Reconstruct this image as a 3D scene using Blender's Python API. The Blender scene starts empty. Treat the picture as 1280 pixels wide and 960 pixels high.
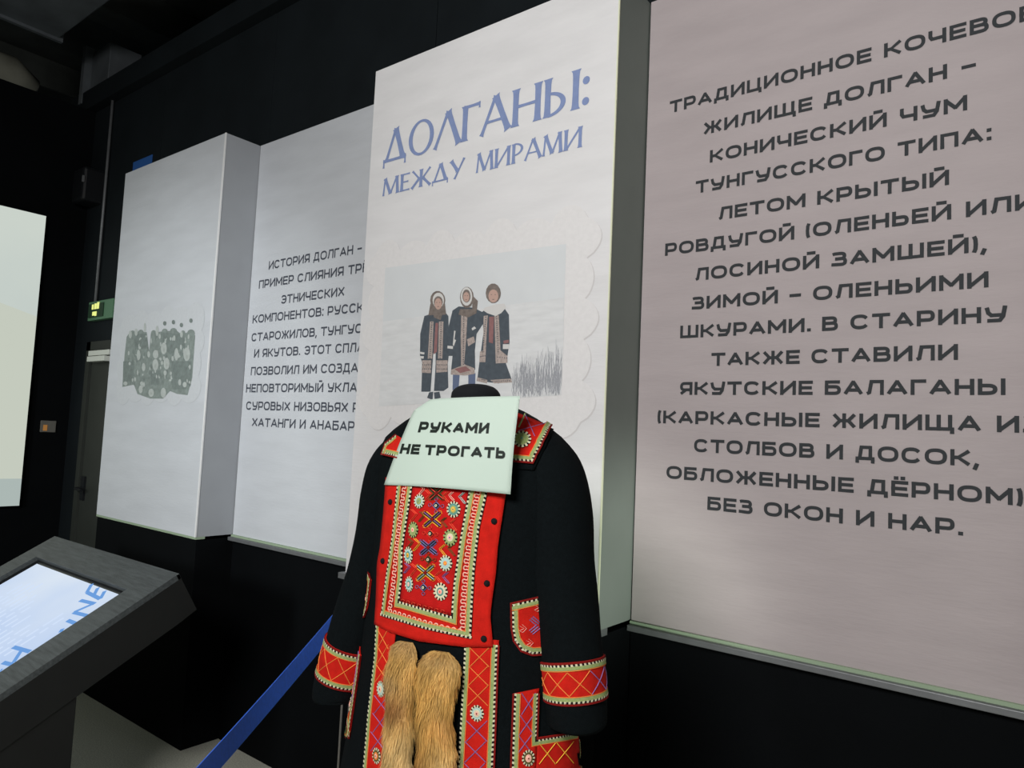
import bpy, math, random
from mathutils import Vector, Matrix
from mathutils.bvhtree import BVHTree
random.seed(7)
sc = bpy.context.scene
col = sc.collection

# ------------------------------------------------------------------ camera
F, YAW, PITCH, ROLL = 903.53, 0.66390, 0.072451, 0.045283
CAM = Vector((0, 0, 1.6))
fwd = Vector((-math.sin(YAW)*math.cos(PITCH), math.cos(YAW)*math.cos(PITCH), math.sin(PITCH)))
r0 = Vector((math.cos(YAW), math.sin(YAW), 0)); u0 = r0.cross(fwd)
RT = math.cos(ROLL)*r0 + math.sin(ROLL)*u0
UP = -math.sin(ROLL)*r0 + math.cos(ROLL)*u0
cd = bpy.data.cameras.new('camera'); cam = bpy.data.objects.new('camera', cd); col.objects.link(cam)
cd.sensor_fit = 'HORIZONTAL'; cd.sensor_width = 36; cd.lens = F/1280*36; cd.clip_start = .02
cam.matrix_world = Matrix(((RT.x, UP.x, -fwd.x, CAM.x), (RT.y, UP.y, -fwd.y, CAM.y), (RT.z, UP.z, -fwd.z, CAM.z), (0, 0, 0, 1)))
sc.camera = cam
# ------------------------------------------------------------------ world, lights, exposure
w = bpy.data.worlds.new('world'); sc.world = w; w.use_nodes = True
w.node_tree.nodes['Background'].inputs[0].default_value = (.55, .68, .75, 1)
w.node_tree.nodes['Background'].inputs[1].default_value = .04
sc.view_settings.view_transform = 'Standard'; sc.view_settings.look = 'None'
sc.view_settings.gamma = 1; sc.view_settings.exposure = 0
sc.view_settings.use_curve_mapping = False

def area(name, loc, target, size, sizey, power, color):
    l = bpy.data.lights.new(name, 'AREA'); l.shape = 'RECTANGLE'; l.size = size; l.size_y = sizey
    l.energy = power; l.color = color
    o = bpy.data.objects.new(name, l); col.objects.link(o); o.location = loc
    o.rotation_euler = (Vector(target)-Vector(loc)).to_track_quat('-Z', 'Y').to_euler()
    return o
area('projector_light', (-.4, -1.6, 3.0), (-1.3, 2.0, 1.6), 1.2, .8, 118, (1, .985, .97))
def spot(name, loc, target, power, angle, blend, radius, color):
    l = bpy.data.lights.new(name, 'SPOT'); l.energy = power; l.spot_size = math.radians(angle); l.spot_blend = blend
    l.shadow_soft_size = radius; l.color = color
    o = bpy.data.objects.new(name, l); col.objects.link(o); o.location = loc
    o.rotation_euler = (Vector(target)-Vector(loc)).to_track_quat('-Z', 'Y').to_euler()
    return o
spot('projector_light_far', (-2.35, -1.6, 1.9), (-4.0, 2.0, 1.3), 265, 56, .7, .25, (.95, 1.0, 1.0))
area('low_side_fill', (1.5, .3, .95), (-1.4, 1.9, 1.0), .7, .5, 4, (.88, 1.0, .90))  # added low fill for the column sides, not a lamp of the hall

spot('column_side_fill', (.95, .5, .8), (-1.14, 2.03, 1.2), 190, 20, 1, .12, (.90, 1.0, .88))  # added narrow fill, brightens the lower side face of the centre column

# ------------------------------------------------------------------ pixel -> point helpers
def ray(x, y):
    return ((x-640)*RT - (y-480)*UP + F*fwd)/F
def onY(x, y, Y):
    d = ray(x, y); return CAM + d*(Y/d.y)
def onX(x, y, X):
    d = ray(x, y); return CAM + d*(X/d.x)

# ------------------------------------------------------------------ materials
def lin(c):
    c = c/255.; return c/12.92 if c <= .04045 else ((c+.055)/1.055)**2.4
def rgb(r, g, b): return (lin(r), lin(g), lin(b), 1)
def material(name, color, rough=.7, var=.0, scale=20, bump=0, bscale=200, metal=0, emit=0, stretch=(1, 1, 1), spec=.3):
    m = bpy.data.materials.new(name); m.use_nodes = True
    nt = m.node_tree; b = nt.nodes['Principled BSDF']
    b.inputs['Base Color'].default_value = color; b.inputs['Roughness'].default_value = rough
    b.inputs['Metallic'].default_value = metal; b.inputs['Specular IOR Level'].default_value = spec
    tc = nt.nodes.new('ShaderNodeTexCoord'); mp = nt.nodes.new('ShaderNodeMapping')
    mp.inputs['Scale'].default_value = stretch
    nt.links.new(tc.outputs['Object'], mp.inputs[0])
    if var:
        n = nt.nodes.new('ShaderNodeTexNoise'); n.inputs['Scale'].default_value = scale; n.inputs['Detail'].default_value = 6
        nt.links.new(mp.outputs[0], n.inputs['Vector'])
        mr = nt.nodes.new('ShaderNodeMapRange'); mr.inputs['From Min'].default_value = .3; mr.inputs['From Max'].default_value = .7
        mr.inputs['To Min'].default_value = 1-var; mr.inputs['To Max'].default_value = 1+var
        nt.links.new(n.outputs[0], mr.inputs[0])
        mx = nt.nodes.new('ShaderNodeVectorMath'); mx.operation = 'SCALE'; mx.inputs[0].default_value = color[:3]
        nt.links.new(mr.outputs[0], mx.inputs['Scale']); nt.links.new(mx.outputs[0], b.inputs['Base Color'])
    if bump:
        n2 = nt.nodes.new('ShaderNodeTexNoise'); n2.inputs['Scale'].default_value = bscale; n2.inputs['Detail'].default_value = 5
        nt.links.new(mp.outputs[0], n2.inputs['Vector'])
        bp = nt.nodes.new('ShaderNodeBump'); bp.inputs['Strength'].default_value = bump; bp.inputs['Distance'].default_value = .003
        nt.links.new(n2.outputs[0], bp.inputs['Height']); nt.links.new(bp.outputs[0], b.inputs['Normal'])
    if emit:
        b.inputs['Emission Color'].default_value = color; b.inputs['Emission Strength'].default_value = emit
        b.inputs['Base Color'].default_value = (.02, .02, .02, 1)
    return m
M = {}
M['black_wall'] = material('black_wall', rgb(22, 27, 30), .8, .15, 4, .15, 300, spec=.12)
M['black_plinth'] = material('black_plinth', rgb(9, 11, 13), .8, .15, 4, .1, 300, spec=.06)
M['door'] = material('door_paint', rgb(48, 51, 47), .6, .08, 8)
M['ceiling'] = material('ceiling_concrete', rgb(72, 76, 72), .9, .35, 2.5, .4, 30)
M['steel'] = material('galvanized_steel', rgb(95, 100, 104), .45, .2, 6, 0, 100, .3)
M['carpet'] = material('carpet', rgb(198, 198, 184), .95, .25, 160, .8, 500)
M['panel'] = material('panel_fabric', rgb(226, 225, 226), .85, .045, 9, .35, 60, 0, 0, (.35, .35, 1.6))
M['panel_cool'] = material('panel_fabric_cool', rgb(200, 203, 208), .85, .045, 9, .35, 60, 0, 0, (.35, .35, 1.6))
M['panel_pink'] = material('panel_pink_dimmed', rgb(174, 164, 165), .85, .05, 9, .45, 60, 0, 0, (.35, .35, 1.6))  # pink print tint, with this panel's weaker projector light put in as darkening
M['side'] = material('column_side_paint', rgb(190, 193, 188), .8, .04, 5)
M['side_c'] = material('column_side_shaded_c', rgb(128, 135, 130), .8, .04, 5)  # shade on the centre column's side face put into its colour
M['side_l'] = material('column_side_shaded_l', rgb(160, 163, 168), .8, .04, 5)  # left column's side shade put into the colour, lighter than the centre one
M['ink'] = material('black_ink', rgb(52, 55, 58), .8)
M['ink_soft'] = material('dark_grey_ink', rgb(74, 78, 88), .8)
M['ink_blue'] = material('slate_blue_ink', rgb(132, 148, 190), .85, .06, 40)
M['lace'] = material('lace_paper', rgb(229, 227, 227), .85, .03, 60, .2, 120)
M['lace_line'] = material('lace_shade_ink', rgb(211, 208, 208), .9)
M['photo_sky'] = material('photo_sky', rgb(219, 222, 224), .8, .02, 10)
M['photo_snow'] = material('photo_snow', rgb(222, 223, 224), .8, .06, 26, 0, 100, 0, 0, (.5, .5, 2.2))
M['p_dark'] = material('photo_dark_cloth', rgb(82, 90, 98), .8, .12, 60)
M['p_red'] = material('photo_red_trim', rgb(148, 108, 108), .8, .1, 80)
M['p_pink'] = material('photo_pink_trim', rgb(176, 162, 156), .8, .25, 160)
M['p_fur'] = material('photo_brown_fur', rgb(126, 116, 110), .8, .2, 90)
M['p_white'] = material('photo_white', rgb(216, 214, 212), .8)
M['p_face'] = material('photo_skin', rgb(196, 164, 152), .8)
M['p_blue'] = material('photo_blue_cloth', rgb(104, 116, 144), .8)
M['p_twig'] = material('photo_twigs', rgb(166, 168, 174), .8)
M['g_mid'] = material('photo_grey_green', rgb(134, 144, 140), .8, .16, 45)
M['g_dark'] = material('photo_grey_green_dark', rgb(122, 132, 129), .8, .16, 45)
M['g_light'] = material('photo_grey_green_light', rgb(180, 186, 183), .8, .08, 45)
M['rail'] = material('grey_rail', rgb(120, 122, 124), .5, .1, 20, 0, 100, .4)
M['strip'] = material('green_edge_strip', rgb(150, 168, 142), .7)
M['coat'] = material('black_wool', rgb(13, 18, 20), .95, .2, 160, .7, 700, spec=.08)
M['coat_inner'] = material('black_lining', rgb(16, 17, 19), .9)
M['red'] = material('red_felt', rgb(204, 32, 22), .9, .13, 45, .5, 600, spec=.15)
M['crimson'] = material('crimson_felt', rgb(190, 26, 24), .9, .12, 45, .5, 600, spec=.15)
M['maroon'] = material('maroon_piping', rgb(128, 24, 22), .9, spec=.15)
M['s_black'] = material('thread_black', rgb(20, 18, 20), .9)
M['s_white'] = material('thread_cream', rgb(218, 212, 180), .85)
M['s_green'] = material('thread_sage', rgb(160, 176, 112), .85, .14, 220, .6, 900)
M['s_olive'] = material('thread_olive', rgb(96, 88, 42), .85)
M['s_orange'] = material('thread_orange', rgb(240, 138, 66), .85)
M['s_yellow'] = material('thread_yellow', rgb(244, 186, 62), .85)
M['s_pink'] = material('thread_pink', rgb(250, 190, 172), .85)
M['s_coral'] = material('thread_coral', rgb(240, 84, 58), .85)
M['s_purple'] = material('thread_purple', rgb(140, 108, 164), .85)
M['s_blue'] = material('thread_blue', rgb(110, 126, 178), .85)
M['s_cyan'] = material('thread_pale_blue', rgb(176, 206, 200), .85)
M['s_teal'] = material('thread_teal', rgb(92, 150, 140), .85)
M['paper'] = material('sign_paper', rgb(193, 210, 198), .6, .01, 6)
M['sign_ink'] = material('sign_ink', rgb(28, 36, 32), .6)
M['mannequin'] = material('mannequin_fabric', rgb(20, 22, 26), .9)
M['chrome'] = material('brushed_metal', rgb(170, 172, 172), .35, .05, 40, 0, 100, .8)
M['grey_metal'] = material('grey_painted_metal', rgb(100, 98, 92), .6, .05, 40)
M['belt'] = material('blue_webbing', rgb(66, 124, 252), .75, .08, 90, .4, 400)
M['kiosk_wood'] = material('black_grained_wood', rgb(68, 72, 73), .5, .28, 10, .35, 30, 0, 0, (1, 9, 9))
M['kiosk_dark'] = material('kiosk_side_black', rgb(24, 25, 24), .7, .1, 8)
M['bezel'] = material('glass_bezel', rgb(14, 15, 18), .25)
M['scr_letter'] = material('screen_blue_letter', rgb(96, 150, 216), emit=1)
M['scr_line'] = material('screen_text_line', rgb(206, 222, 246), emit=1)
M['tape'] = material('blue_light_patch', rgb(44, 92, 160), .7)  # colour of the painted blue light patch on the wall
M['sign_green'] = material('exit_sign_green', rgb(84, 122, 94), .5)
M['sign_glow'] = material('exit_sign_glow', rgb(236, 244, 140), emit=1)
M['sign_dark'] = material('exit_sign_dark', rgb(28, 56, 36), .5)
M['white_plastic'] = material('white_plastic', rgb(205, 208, 200), .5)
M['black_plastic'] = material('black_plastic', rgb(22, 24, 27), .5)
M['amber'] = material('amber_led', rgb(190, 130, 60), emit=.5)
M['pipe'] = material('pale_pipe', rgb(150, 150, 136), .8, .15, 6)

def screen_mat(name, c0, c1, axis, lo, hi, strength, var=.04):
    m = bpy.data.materials.new(name); m.use_nodes = True; nt = m.node_tree; b = nt.nodes['Principled BSDF']
    tc = nt.nodes.new('ShaderNodeTexCoord'); sx = nt.nodes.new('ShaderNodeSeparateXYZ'); nt.links.new(tc.outputs['Object'], sx.inputs[0])
    mr = nt.nodes.new('ShaderNodeMapRange'); mr.inputs['From Min'].default_value = lo; mr.inputs['From Max'].default_value = hi
    nt.links.new(sx.outputs[axis], mr.inputs[0])
    n = nt.nodes.new('ShaderNodeTexNoise'); n.inputs['Scale'].default_value = 3; nt.links.new(tc.outputs['Object'], n.inputs['Vector'])
    ad = nt.nodes.new('ShaderNodeMath'); ad.operation = 'MULTIPLY_ADD'; ad.inputs[1].default_value = var*8; ad.inputs[2].default_value = -var*4
    nt.links.new(n.outputs[0], ad.inputs[0])
    a2 = nt.nodes.new('ShaderNodeMath'); a2.operation = 'ADD'; nt.links.new(mr.outputs[0], a2.inputs[0]); nt.links.new(ad.outputs[0], a2.inputs[1])
    rp = nt.nodes.new('ShaderNodeValToRGB'); rp.color_ramp.elements[0].color = c0; rp.color_ramp.elements[1].color = c1
    nt.links.new(a2.outputs[0], rp.inputs[0]); nt.links.new(rp.outputs[0], b.inputs['Emission Color'])
    b.inputs['Emission Strength'].default_value = strength; b.inputs['Base Color'].default_value = (.02, .02, .02, 1)
    return m

# ------------------------------------------------------------------ mesh helpers
class MB:
    def __init__(s): s.v = []; s.f = []; s.m = []; s.cur = 0
    def add(s, vs, fs):
        o = len(s.v); s.v += [Vector(p) for p in vs]
        for f in fs: s.f.append([i+o for i in f]); s.m.append(s.cur)
        return o
    def box(s, a, b):
        x0, y0, z0 = a; x1, y1, z1 = b
        s.add([(x0, y0, z0), (x1, y0, z0), (x1, y1, z0), (x0, y1, z0), (x0, y0, z1), (x1, y0, z1), (x1, y1, z1), (x0, y1, z1)],
              [(0, 3, 2, 1), (4, 5, 6, 7), (0, 1, 5, 4), (1, 2, 6, 5), (2, 3, 7, 6), (3, 0, 4, 7)])
    def prism(s, pts, d):           # closed polygon extruded by vector d
        n = len(pts); d = Vector(d); P = [Vector(p) for p in pts]
        s.add(P + [p+d for p in P], [list(range(n))[::-1], list(range(n, 2*n))] + [(i, (i+1) % n, n+(i+1) % n, n+i) for i in range(n)])
    def tube(s, pts, r, n=10, cap=True):
        P = [Vector(p) for p in pts]; R = r if isinstance(r, (list, tuple)) else [r]*len(P)
        up = Vector((0, 0, 1)); rings = []
        for i, p in enumerate(P):
            t = (P[min(i+1, len(P)-1)]-P[max(i-1, 0)]).normalized()
            a = t.cross(up)
            if a.length < 1e-3: a = t.cross(Vector((1, 0, 0)))
            a.normalize(); b = t.cross(a)
            rings += [p + R[i]*(math.cos(2*math.pi*k/n)*a + math.sin(2*math.pi*k/n)*b) for k in range(n)]
        fs = [(i*n+k, i*n+(k+1) % n, (i+1)*n+(k+1) % n, (i+1)*n+k) for i in range(len(P)-1) for k in range(n)]
        if cap: fs += [list(range(n))[::-1], [(len(P)-1)*n+k for k in range(n)]]
        s.add(rings, fs)
    def lathe(s, c, prof, n=28):
        vs = [(c[0]+r*math.cos(2*math.pi*k/n), c[1]+r*math.sin(2*math.pi*k/n), z) for z, r in prof for k in range(n)]
        fs = [(i*n+k, i*n+(k+1) % n, (i+1)*n+(k+1) % n, (i+1)*n+k) for i in range(len(prof)-1) for k in range(n)]
        fs += [list(range(n))[::-1], [(len(prof)-1)*n+k for k in range(n)]]
        s.add(vs, fs)
    def grid(s, rows, closed=False):
        nr = len(rows); nc = len(rows[0])
        s.add([p for r in rows for p in r], [(i*nc+j, i*nc+(j+1) % nc, (i+1)*nc+(j+1) % nc, (i+1)*nc+j) for i in range(nr-1) for j in range(nc if closed else nc-1)])
    def shell(s, rows, rows2):      # two offset grids joined round their rim: a cloth patch with thickness
        nr = len(rows); nc = len(rows[0]); N = nr*nc
        rim = [(0, j) for j in range(nc)] + [(i, nc-1) for i in range(1, nr)] + [(nr-1, j) for j in range(nc-2, -1, -1)] + [(i, 0) for i in range(nr-2, 0, -1)]
        fs = [(i*nc+j, i*nc+j+1, (i+1)*nc+j+1, (i+1)*nc+j) for i in range(nr-1) for j in range(nc-1)]
        fs += [tuple(N+q for q in f[::-1]) for f in fs]
        for k in range(len(rim)):
            a = rim[k]; b = rim[(k+1) % len(rim)]; ia = a[0]*nc+a[1]; ib = b[0]*nc+b[1]
            fs.append((ib, ia, N+ia, N+ib))
        s.add([p for r in rows for p in r] + [p for r in rows2 for p in r], fs)
    def build(s, name, mats, parent=None, smooth=False, bevel=0):
        base = Vector((0, 0, 0)); q = parent
        while q is not None: base = base + q.location; q = q.parent
        me = bpy.data.meshes.new(name)
        me.from_pydata([tuple(v-base) for v in s.v], [], s.f)
        if not isinstance(mats, (list, tuple)): mats = [mats]
        for m in mats: me.materials.append(m)
        if len(mats) > 1: me.polygons.foreach_set('material_index', s.m)
        if smooth: me.polygons.foreach_set('use_smooth', [True]*len(me.polygons))
        me.update()
        o = bpy.data.objects.new(name, me); col.objects.link(o)
        if parent is not None: o.parent = parent
        if bevel:
            bm = o.modifiers.new('bevel', 'BEVEL'); bm.width = bevel; bm.segments = 2; bm.limit_method = 'ANGLE'
        return o
def thing(name, label, cat, loc, group=None):
    o = bpy.data.objects.new(name, None); col.objects.link(o); o.location = loc; o.empty_display_size = .05
    o['label'] = label; o['category'] = cat
    if group: o['group'] = group
    return o
def tag(o, label, cat):
    o['label'] = label; o['category'] = cat; return o
def struct(o): o['kind'] = 'structure'; return o
def bez(a, b, t): return [x+(y-x)*t for x, y in zip(a, b)]

# ------------------------------------------------------------------ lettering
def sup(cx, cy, rx, ry, a0=0, a1=360, n=28, e=2.5):
    out = []
    for i in range(n+1):
        a = math.radians(a0+(a1-a0)*i/n); c, s_ = math.cos(a), math.sin(a)
        out.append((cx+rx*math.copysign(abs(c)**(2/e), c), cy+ry*math.copysign(abs(s_)**(2/e), s_)))
    return out
def bowl(x0, x1, y0, y1, xe=None, wd=1.):
    ry = (y1-y0)/2; rx = min(.34, x1-x0); cx = x1-rx
    return [(x0, y0)] + sup(cx, (y0+y1)/2, rx, ry, -90, 90, 12) + [(x0 if xe is None else xe, y1)]
GL = {
 'А': (1.15, [[(0, 0), (.5, 1), (1, 0)], [(.2, .28), (.8, .28)]]),
 'Б': (1.0, [[(.92, 1), (0, 1), (0, 0)], bowl(0, 1, 0, .58)]),
 'В': (1.0, [[(0, 0), (0, 1)], bowl(0, .93, .53, 1), bowl(0, 1, 0, .53)]),
 'Г': (.85, [[(0, 0), (0, 1), (1, 1)]]),
 'Д': (1.15, [[(.16, .12), (.26, 1), (.84, 1), (.84, .12)], [(0, -.2), (0, .05), (1, .05), (1, -.2)]]),
 'Е': (.92, [[(1, 1), (0, 1), (0, 0), (1, 0)], [(0, .5), (.92, .5)]]),
 'Ё': (.92, [[(1, 1), (0, 1), (0, 0), (1, 0)], [(0, .5), (.92, .5)], [(.2, 1.36), (.24, 1.36)], [(.72, 1.36), (.76, 1.36)]]),
 'Ж': (1.45, [[(.5, 0), (.5, 1)], [(.02, 1), (.3, .5), (.02, 0)], [(.98, 1), (.7, .5), (.98, 0)], [(.3, .5), (.7, .5)]]),
 'З': (.95, [[(0, .97)]+bowl(.1, .93, .53, 1)[::-1][:-1]+[(.3, .53)], [(.3, .53)]+bowl(.1, 1, 0, .53)[::-1][1:-1]+[(0, .03)]]),
 'И': (1.05, [[(0, 1), (0, 0), (1, 1), (1, 0)]]),
 'Й': (1.05, [[(0, 1), (0, 0), (1, 1), (1, 0)], [(.3, 1.34), (.7, 1.34)]]),
 'К': (1.05, [[(0, 0), (0, 1)], [(1, 1), (.36, .5), (1, 0)], [(0, .5), (.36, .5)]]),
 'Л': (1.05, [[(0, 0), (.12, .06), (.26, 1), (1, 1), (1, 0)]]),
 'М': (1.25, [[(0, 0), (0, 1), (.5, .25), (1, 1), (1, 0)]]),
 'Н': (1.0, [[(0, 0), (0, 1)], [(1, 0), (1, 1)], [(0, .5), (1, .5)]]),
 'О': (1.2, [sup(.5, .5, .5, .5, 0, 360, 32)]),
 'П': (1.0, [[(0, 0), (0, 1), (1, 1), (1, 0)]]),
 'Р': (.98, [[(0, 0), (0, 1)], bowl(0, 1, .34, 1)]),
 'С': (1.12, [sup(.5, .5, .5, .5, 38, 322, 28)]),
 'Т': (1.05, [[(0, 1), (1, 1)], [(.5, 0), (.5, 1)]]),
 'У': (1.1, [[(0, 1), (.08, .62), (.26, .42), (.9, .42)], [(1, 1), (.9, .3), (.72, 0), (.15, 0)]]),
 'Х': (1.1, [[(0, 0), (1, 1)], [(0, 1), (1, 0)]]),
 'Ц': (1.1, [[(0, 1), (0, 0), (.88, 0), (.88, 1)], [(.88, 0), (1, 0), (1, -.22)]]),
 'Ч': (1.0, [[(0, 1), (0, .6), (.12, .4), (1, .4)], [(1, 0), (1, 1)]]),
 'Ш': (1.45, [[(0, 1), (0, 0), (1, 0), (1, 1)], [(.5, 0), (.5, 1)]]),
 'Щ': (1.5, [[(0, 1), (0, 0), (.92, 0), (.92, 1)], [(.46, 0), (.46, 1)], [(.92, 0), (1, 0), (1, -.24)]]),
 'Ы': (1.35, [[(0, 0), (0, 1)], bowl(0, .66, 0, .6), [(1, 0), (1, 1)]]),
 'Ь': (.95, [[(0, 0), (0, 1)], bowl(0, 1, 0, .6)]),
 'Э': (1.1, [sup(.5, .5, .5, .5, 142, -142, 28), [(.35, .5), (1, .5)]]),
 'Ю': (1.5, [[(0, 0), (0, 1)], [(0, .5), (.35, .5)], sup(.675, .5, .325, .5)]),
 'Я': (.98, [[(1, 0), (1, 1)], [(1-x, y) for x, y in bowl(0, 1, .36, 1)], [(.5, .36), (0, 0)]]),
 ':': (.2, [[(0, .04), (1, .04)], [(0, .74), (1, .74)]]),
 '.': (.2, [[(0, .03), (1, .03)]]), ',': (.2, [[(.6, .1), (0, -.22)]]),
 '(': (.3, [[(1, 1.1), (.25, .9), (0, .5), (.25, .1), (1, -.1)]]), ')': (.3, [[(0, 1.1), (.75, .9), (1, .5), (.75, .1), (0, -.1)]]),
 '–': (.75, [[(0, .48), (1, .48)]]), ' ': (.42, []),
}
def ribbon2d(pts, t):
    closed = len(pts) > 3 and abs(pts[0][0]-pts[-1][0])+abs(pts[0][1]-pts[-1][1]) < 1e-6
    P = [Vector((x, y)) for x, y in pts]
    Q = [P[0]]
    for p in P[1:]:
        if (p-Q[-1]).length > 1e-4: Q.append(p)
    P = Q; n = len(P); L = []; R = []
    for i in range(n):
        if closed: a = P[i-1] if i > 0 else P[-2]; b = P[i+1] if i < n-1 else P[1]
        else: a = P[i-1] if i > 0 else None; b = P[i+1] if i < n-1 else None
        d1 = (P[i]-a).normalized() if a is not None and (P[i]-a).length > 1e-6 else None
        d2 = (b-P[i]).normalized() if b is not None and (b-P[i]).length > 1e-6 else None
        if d1 is None: d1 = d2
        if d2 is None: d2 = d1
        n1 = Vector((-d1.y, d1.x)); n2 = Vector((-d2.y, d2.x)); m = (n1+n2)
        if m.length < .2: m = n1.copy()
        m.normalize(); k = min(1/max(m.dot(n1), .35), 1.35)
        L.append(P[i]+m*k*t/2); R.append(P[i]-m*k*t/2)
    vs = [(p.x, p.y) for p in L]+[(p.x, p.y) for p in R]
    return vs, [(i, n+i, n+i+1, i+1) for i in range(n-1)]
def split_acute(st, wx):
    out = []
    for s_ in st:
        if len(s_) > 8 or len(s_) < 3: out.append(s_); continue
        cur = [s_[0]]
        for i in range(1, len(s_)-1):
            cur.append(s_[i]); a = Vector(((s_[i][0]-s_[i-1][0])*wx, s_[i][1]-s_[i-1][1])); b_ = Vector(((s_[i+1][0]-s_[i][0])*wx, s_[i+1][1]-s_[i][1]))
            if a.normalized().dot(b_.normalized()) < -.2: out.append(cur); cur = [s_[i]]
        cur.append(s_[-1]); out.append(cur)
    return out
def caps(pts, t):
    """square caps on the open ends, shorter on slanting strokes"""
    P = [Vector((a, b_)) for a, b_ in pts]
    if (P[0]-P[-1]).length < 1e-5 or len(P) < 2: return pts
    for i, j in ((0, 1), (-1, -2)):
        d = P[i]-P[j]
        if d.length < 1e-6: continue
        d.normalize(); P[i] = P[i]+d*t*(.5 if max(abs(d.x), abs(d.y)) > .985 else .22)
    return [(p.x, p.y) for p in P]
def text2d(txt, t=.2, gap=.17):
    """strokes of a line at cap height 1; returns verts, faces, width"""
    V = []; Fs = []; x = 0
    for ch in txt:
        wd, st = GL[ch]
        for s_ in split_acute(st, max(wd-t, .02)):
            k = (1-t)
            pts = [(x + t/2 + px*max(wd-t, .02), t/2 + py*k) for px, py in s_]
            if ch in ':.':
                pts = [(x, t/2+s_[0][1]*k), (x+t*1.1, t/2+s_[0][1]*k)]
            if ch == ',': pts = [(x+t*.75, t*.8), (x+t*.1, -t*.9)]
            if ch not in ':.,': pts = caps(pts, t)
            vs, fs = ribbon2d(pts, t); o = len(V); lf = .00005*(o // 2 % 7); V += [(a, b_, lf) for a, b_ in vs]; Fs += [[i+o for i in f] for f in fs]
        x += wd + gap
    return V, Fs, x-gap
def wall_text(txt, x0, x1, z, h, Y, mat, parent, t=.2, name='word', lift=.0012):
    W = text2d(txt, t)[2]; pos = 0
    for word in txt.split(' '):
        V, Fs, w_ = text2d(word, t); k = (x1-x0)/W
        mb = MB(); mb.add([(x0+k*(pos+u), Y-lift-lf, z+v*h) for u, v, lf in V], [f[::-1] for f in Fs])
        mb.build(name, mat, parent); pos += w_+.17+GL[' '][0]+.17

# ================================================================== SETTING
YR, YC = 2.126, 1.922
XE = -5.65
ZB, ZT = 1.03, 3.10
XL0, XL1, XC0, XC1, XR1 = -4.585, -3.455, -2.303, -1.137, .03
mb = MB(); mb.box((XE-.2, -5.0, -.1), (4.5, 2.5, 0)); struct(mb.build('floor', M['carpet']))
# back wall: recessed plinth and upper boards, one after the other
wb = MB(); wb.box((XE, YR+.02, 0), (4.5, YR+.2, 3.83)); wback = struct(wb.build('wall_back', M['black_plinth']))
def board(x0, x1, z0, z1, y0=YR, y1=YR+.019, mat='black_wall', name='wall_board', par=None):
    b = MB(); b.box((x0+.002, y0, z0), (x1-.002, y1, z1)); return b.build(name, M[mat], par or wback, bevel=.001)
for x0, x1 in ((XE, -4.60), (-4.60, -3.385), (-3.385, -2.166), (-2.166, -.95), (-.95, .27), (.27, 1.49), (1.49, 2.7), (2.7, 3.9)):
    board(x0, x1, 3.102 if x0 > XE else 2.12, 3.83)
for x0, x1 in ((XL1, XC0), (XC1, XR1)):
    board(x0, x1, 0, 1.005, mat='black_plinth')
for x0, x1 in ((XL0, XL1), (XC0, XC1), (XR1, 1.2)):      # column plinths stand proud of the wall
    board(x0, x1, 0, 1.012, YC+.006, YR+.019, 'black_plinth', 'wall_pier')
board(XE, -5.42, 0, 2.12); board(-4.68, XL0, 0, 2.12)
# top beam running above the wall
b = MB(); b.box((XE-.3, YR-.06, 3.835), (4.5, YR+.2, 3.98)); struct(b.build('trim_1', M['black_wall']))
# end wall
b = MB(); b.box((XE-.15, -5.0, 0), (XE, YR+.2, 3.83)); struct(b.build('wall_left', M['black_plinth']))
b = MB(); b.box((4.5, -5.0, 0), (4.65, YR+.2, 5.1)); struct(b.build('wall_right', M['black_plinth']))
b = MB(); b.box((XE-3, -5.15, 0), (4.65, -5.0, 5.1)); struct(b.build('wall_front', M['black_plinth']))
b = MB(); b.box((XE-3, YR+1.2, 3.0), (4.65, YR+1.3, 5.1)); struct(b.build('wall_behind', M['black_wall']))
b = MB(); b.box((XE-3.1, -5, 3.0), (XE-3, YR+1.3, 5.1)); struct(b.build('wall_far', M['black_wall']))
# ceiling with concrete slab and beams
b = MB(); b.box((XE-3.1, -5, 5.0), (4.65, YR+1.3, 5.2)); ceil = struct(b.build('ceiling', M['ceiling']))
for i in range(5):
    x = -8.0+i*1.9
    b = MB(); b.box((x, -5, 4.72), (x+.28, YR+1.2, 5.0)); b.build('ceiling_beam', M['ceiling'], ceil, bevel=.01)
b = MB(); b.box((-8.6, .62, 4.45), (4.4, .86, 4.72)); b.build('ceiling_girder', M['ceiling'], ceil, bevel=.01)

# ventilation duct above the end wall
def duct(pts, name, label, cat, mat):
    mbb = MB(); a, c = pts; mbb.box(a, c)
    t = thing(name, label, cat, ((a[0]+c[0])/2, (a[1]+c[1])/2, a[2]))
    mbb.build('duct_body', M[mat], t, bevel=.01)
    n = 5
    for k in range(n):
        f = MB(); x = a[0]+(c[0]-a[0])*(k+.02)/n
        f.box((x, a[1]-.02, a[2]-.02), (x+.03, c[1]+.02, c[2]+.02)); f.build('flange', M['steel'], t)
    return t
duct(((-5.4, 1.25, 4.12), (1.5, 1.75, 4.42)), 'air_duct', 'dark rectangular air duct running under the ceiling along the panel wall', 'duct', 'steel')
t = thing('ceiling_bracket', 'grey box bracket hanging below the ceiling near the top of the thin conduit', 'bracket', (-5.45, 2.0, 3.85))
p0 = onX(122, 118, -5.6); 
b = MB(); b.box((-5.75, p0.y, 3.86), (-5.45, p0.y+.22, 4.30)); b.build('bracket_box', M['steel'], t, bevel=.005)
b = MB(); b.box((-5.80, p0.y-.05, 3.90), (-5.75, p0.y+.27, 4.34)); b.build('bracket_flange', M['steel'], t)
p1 = onX(4, 95, -6.6)
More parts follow.
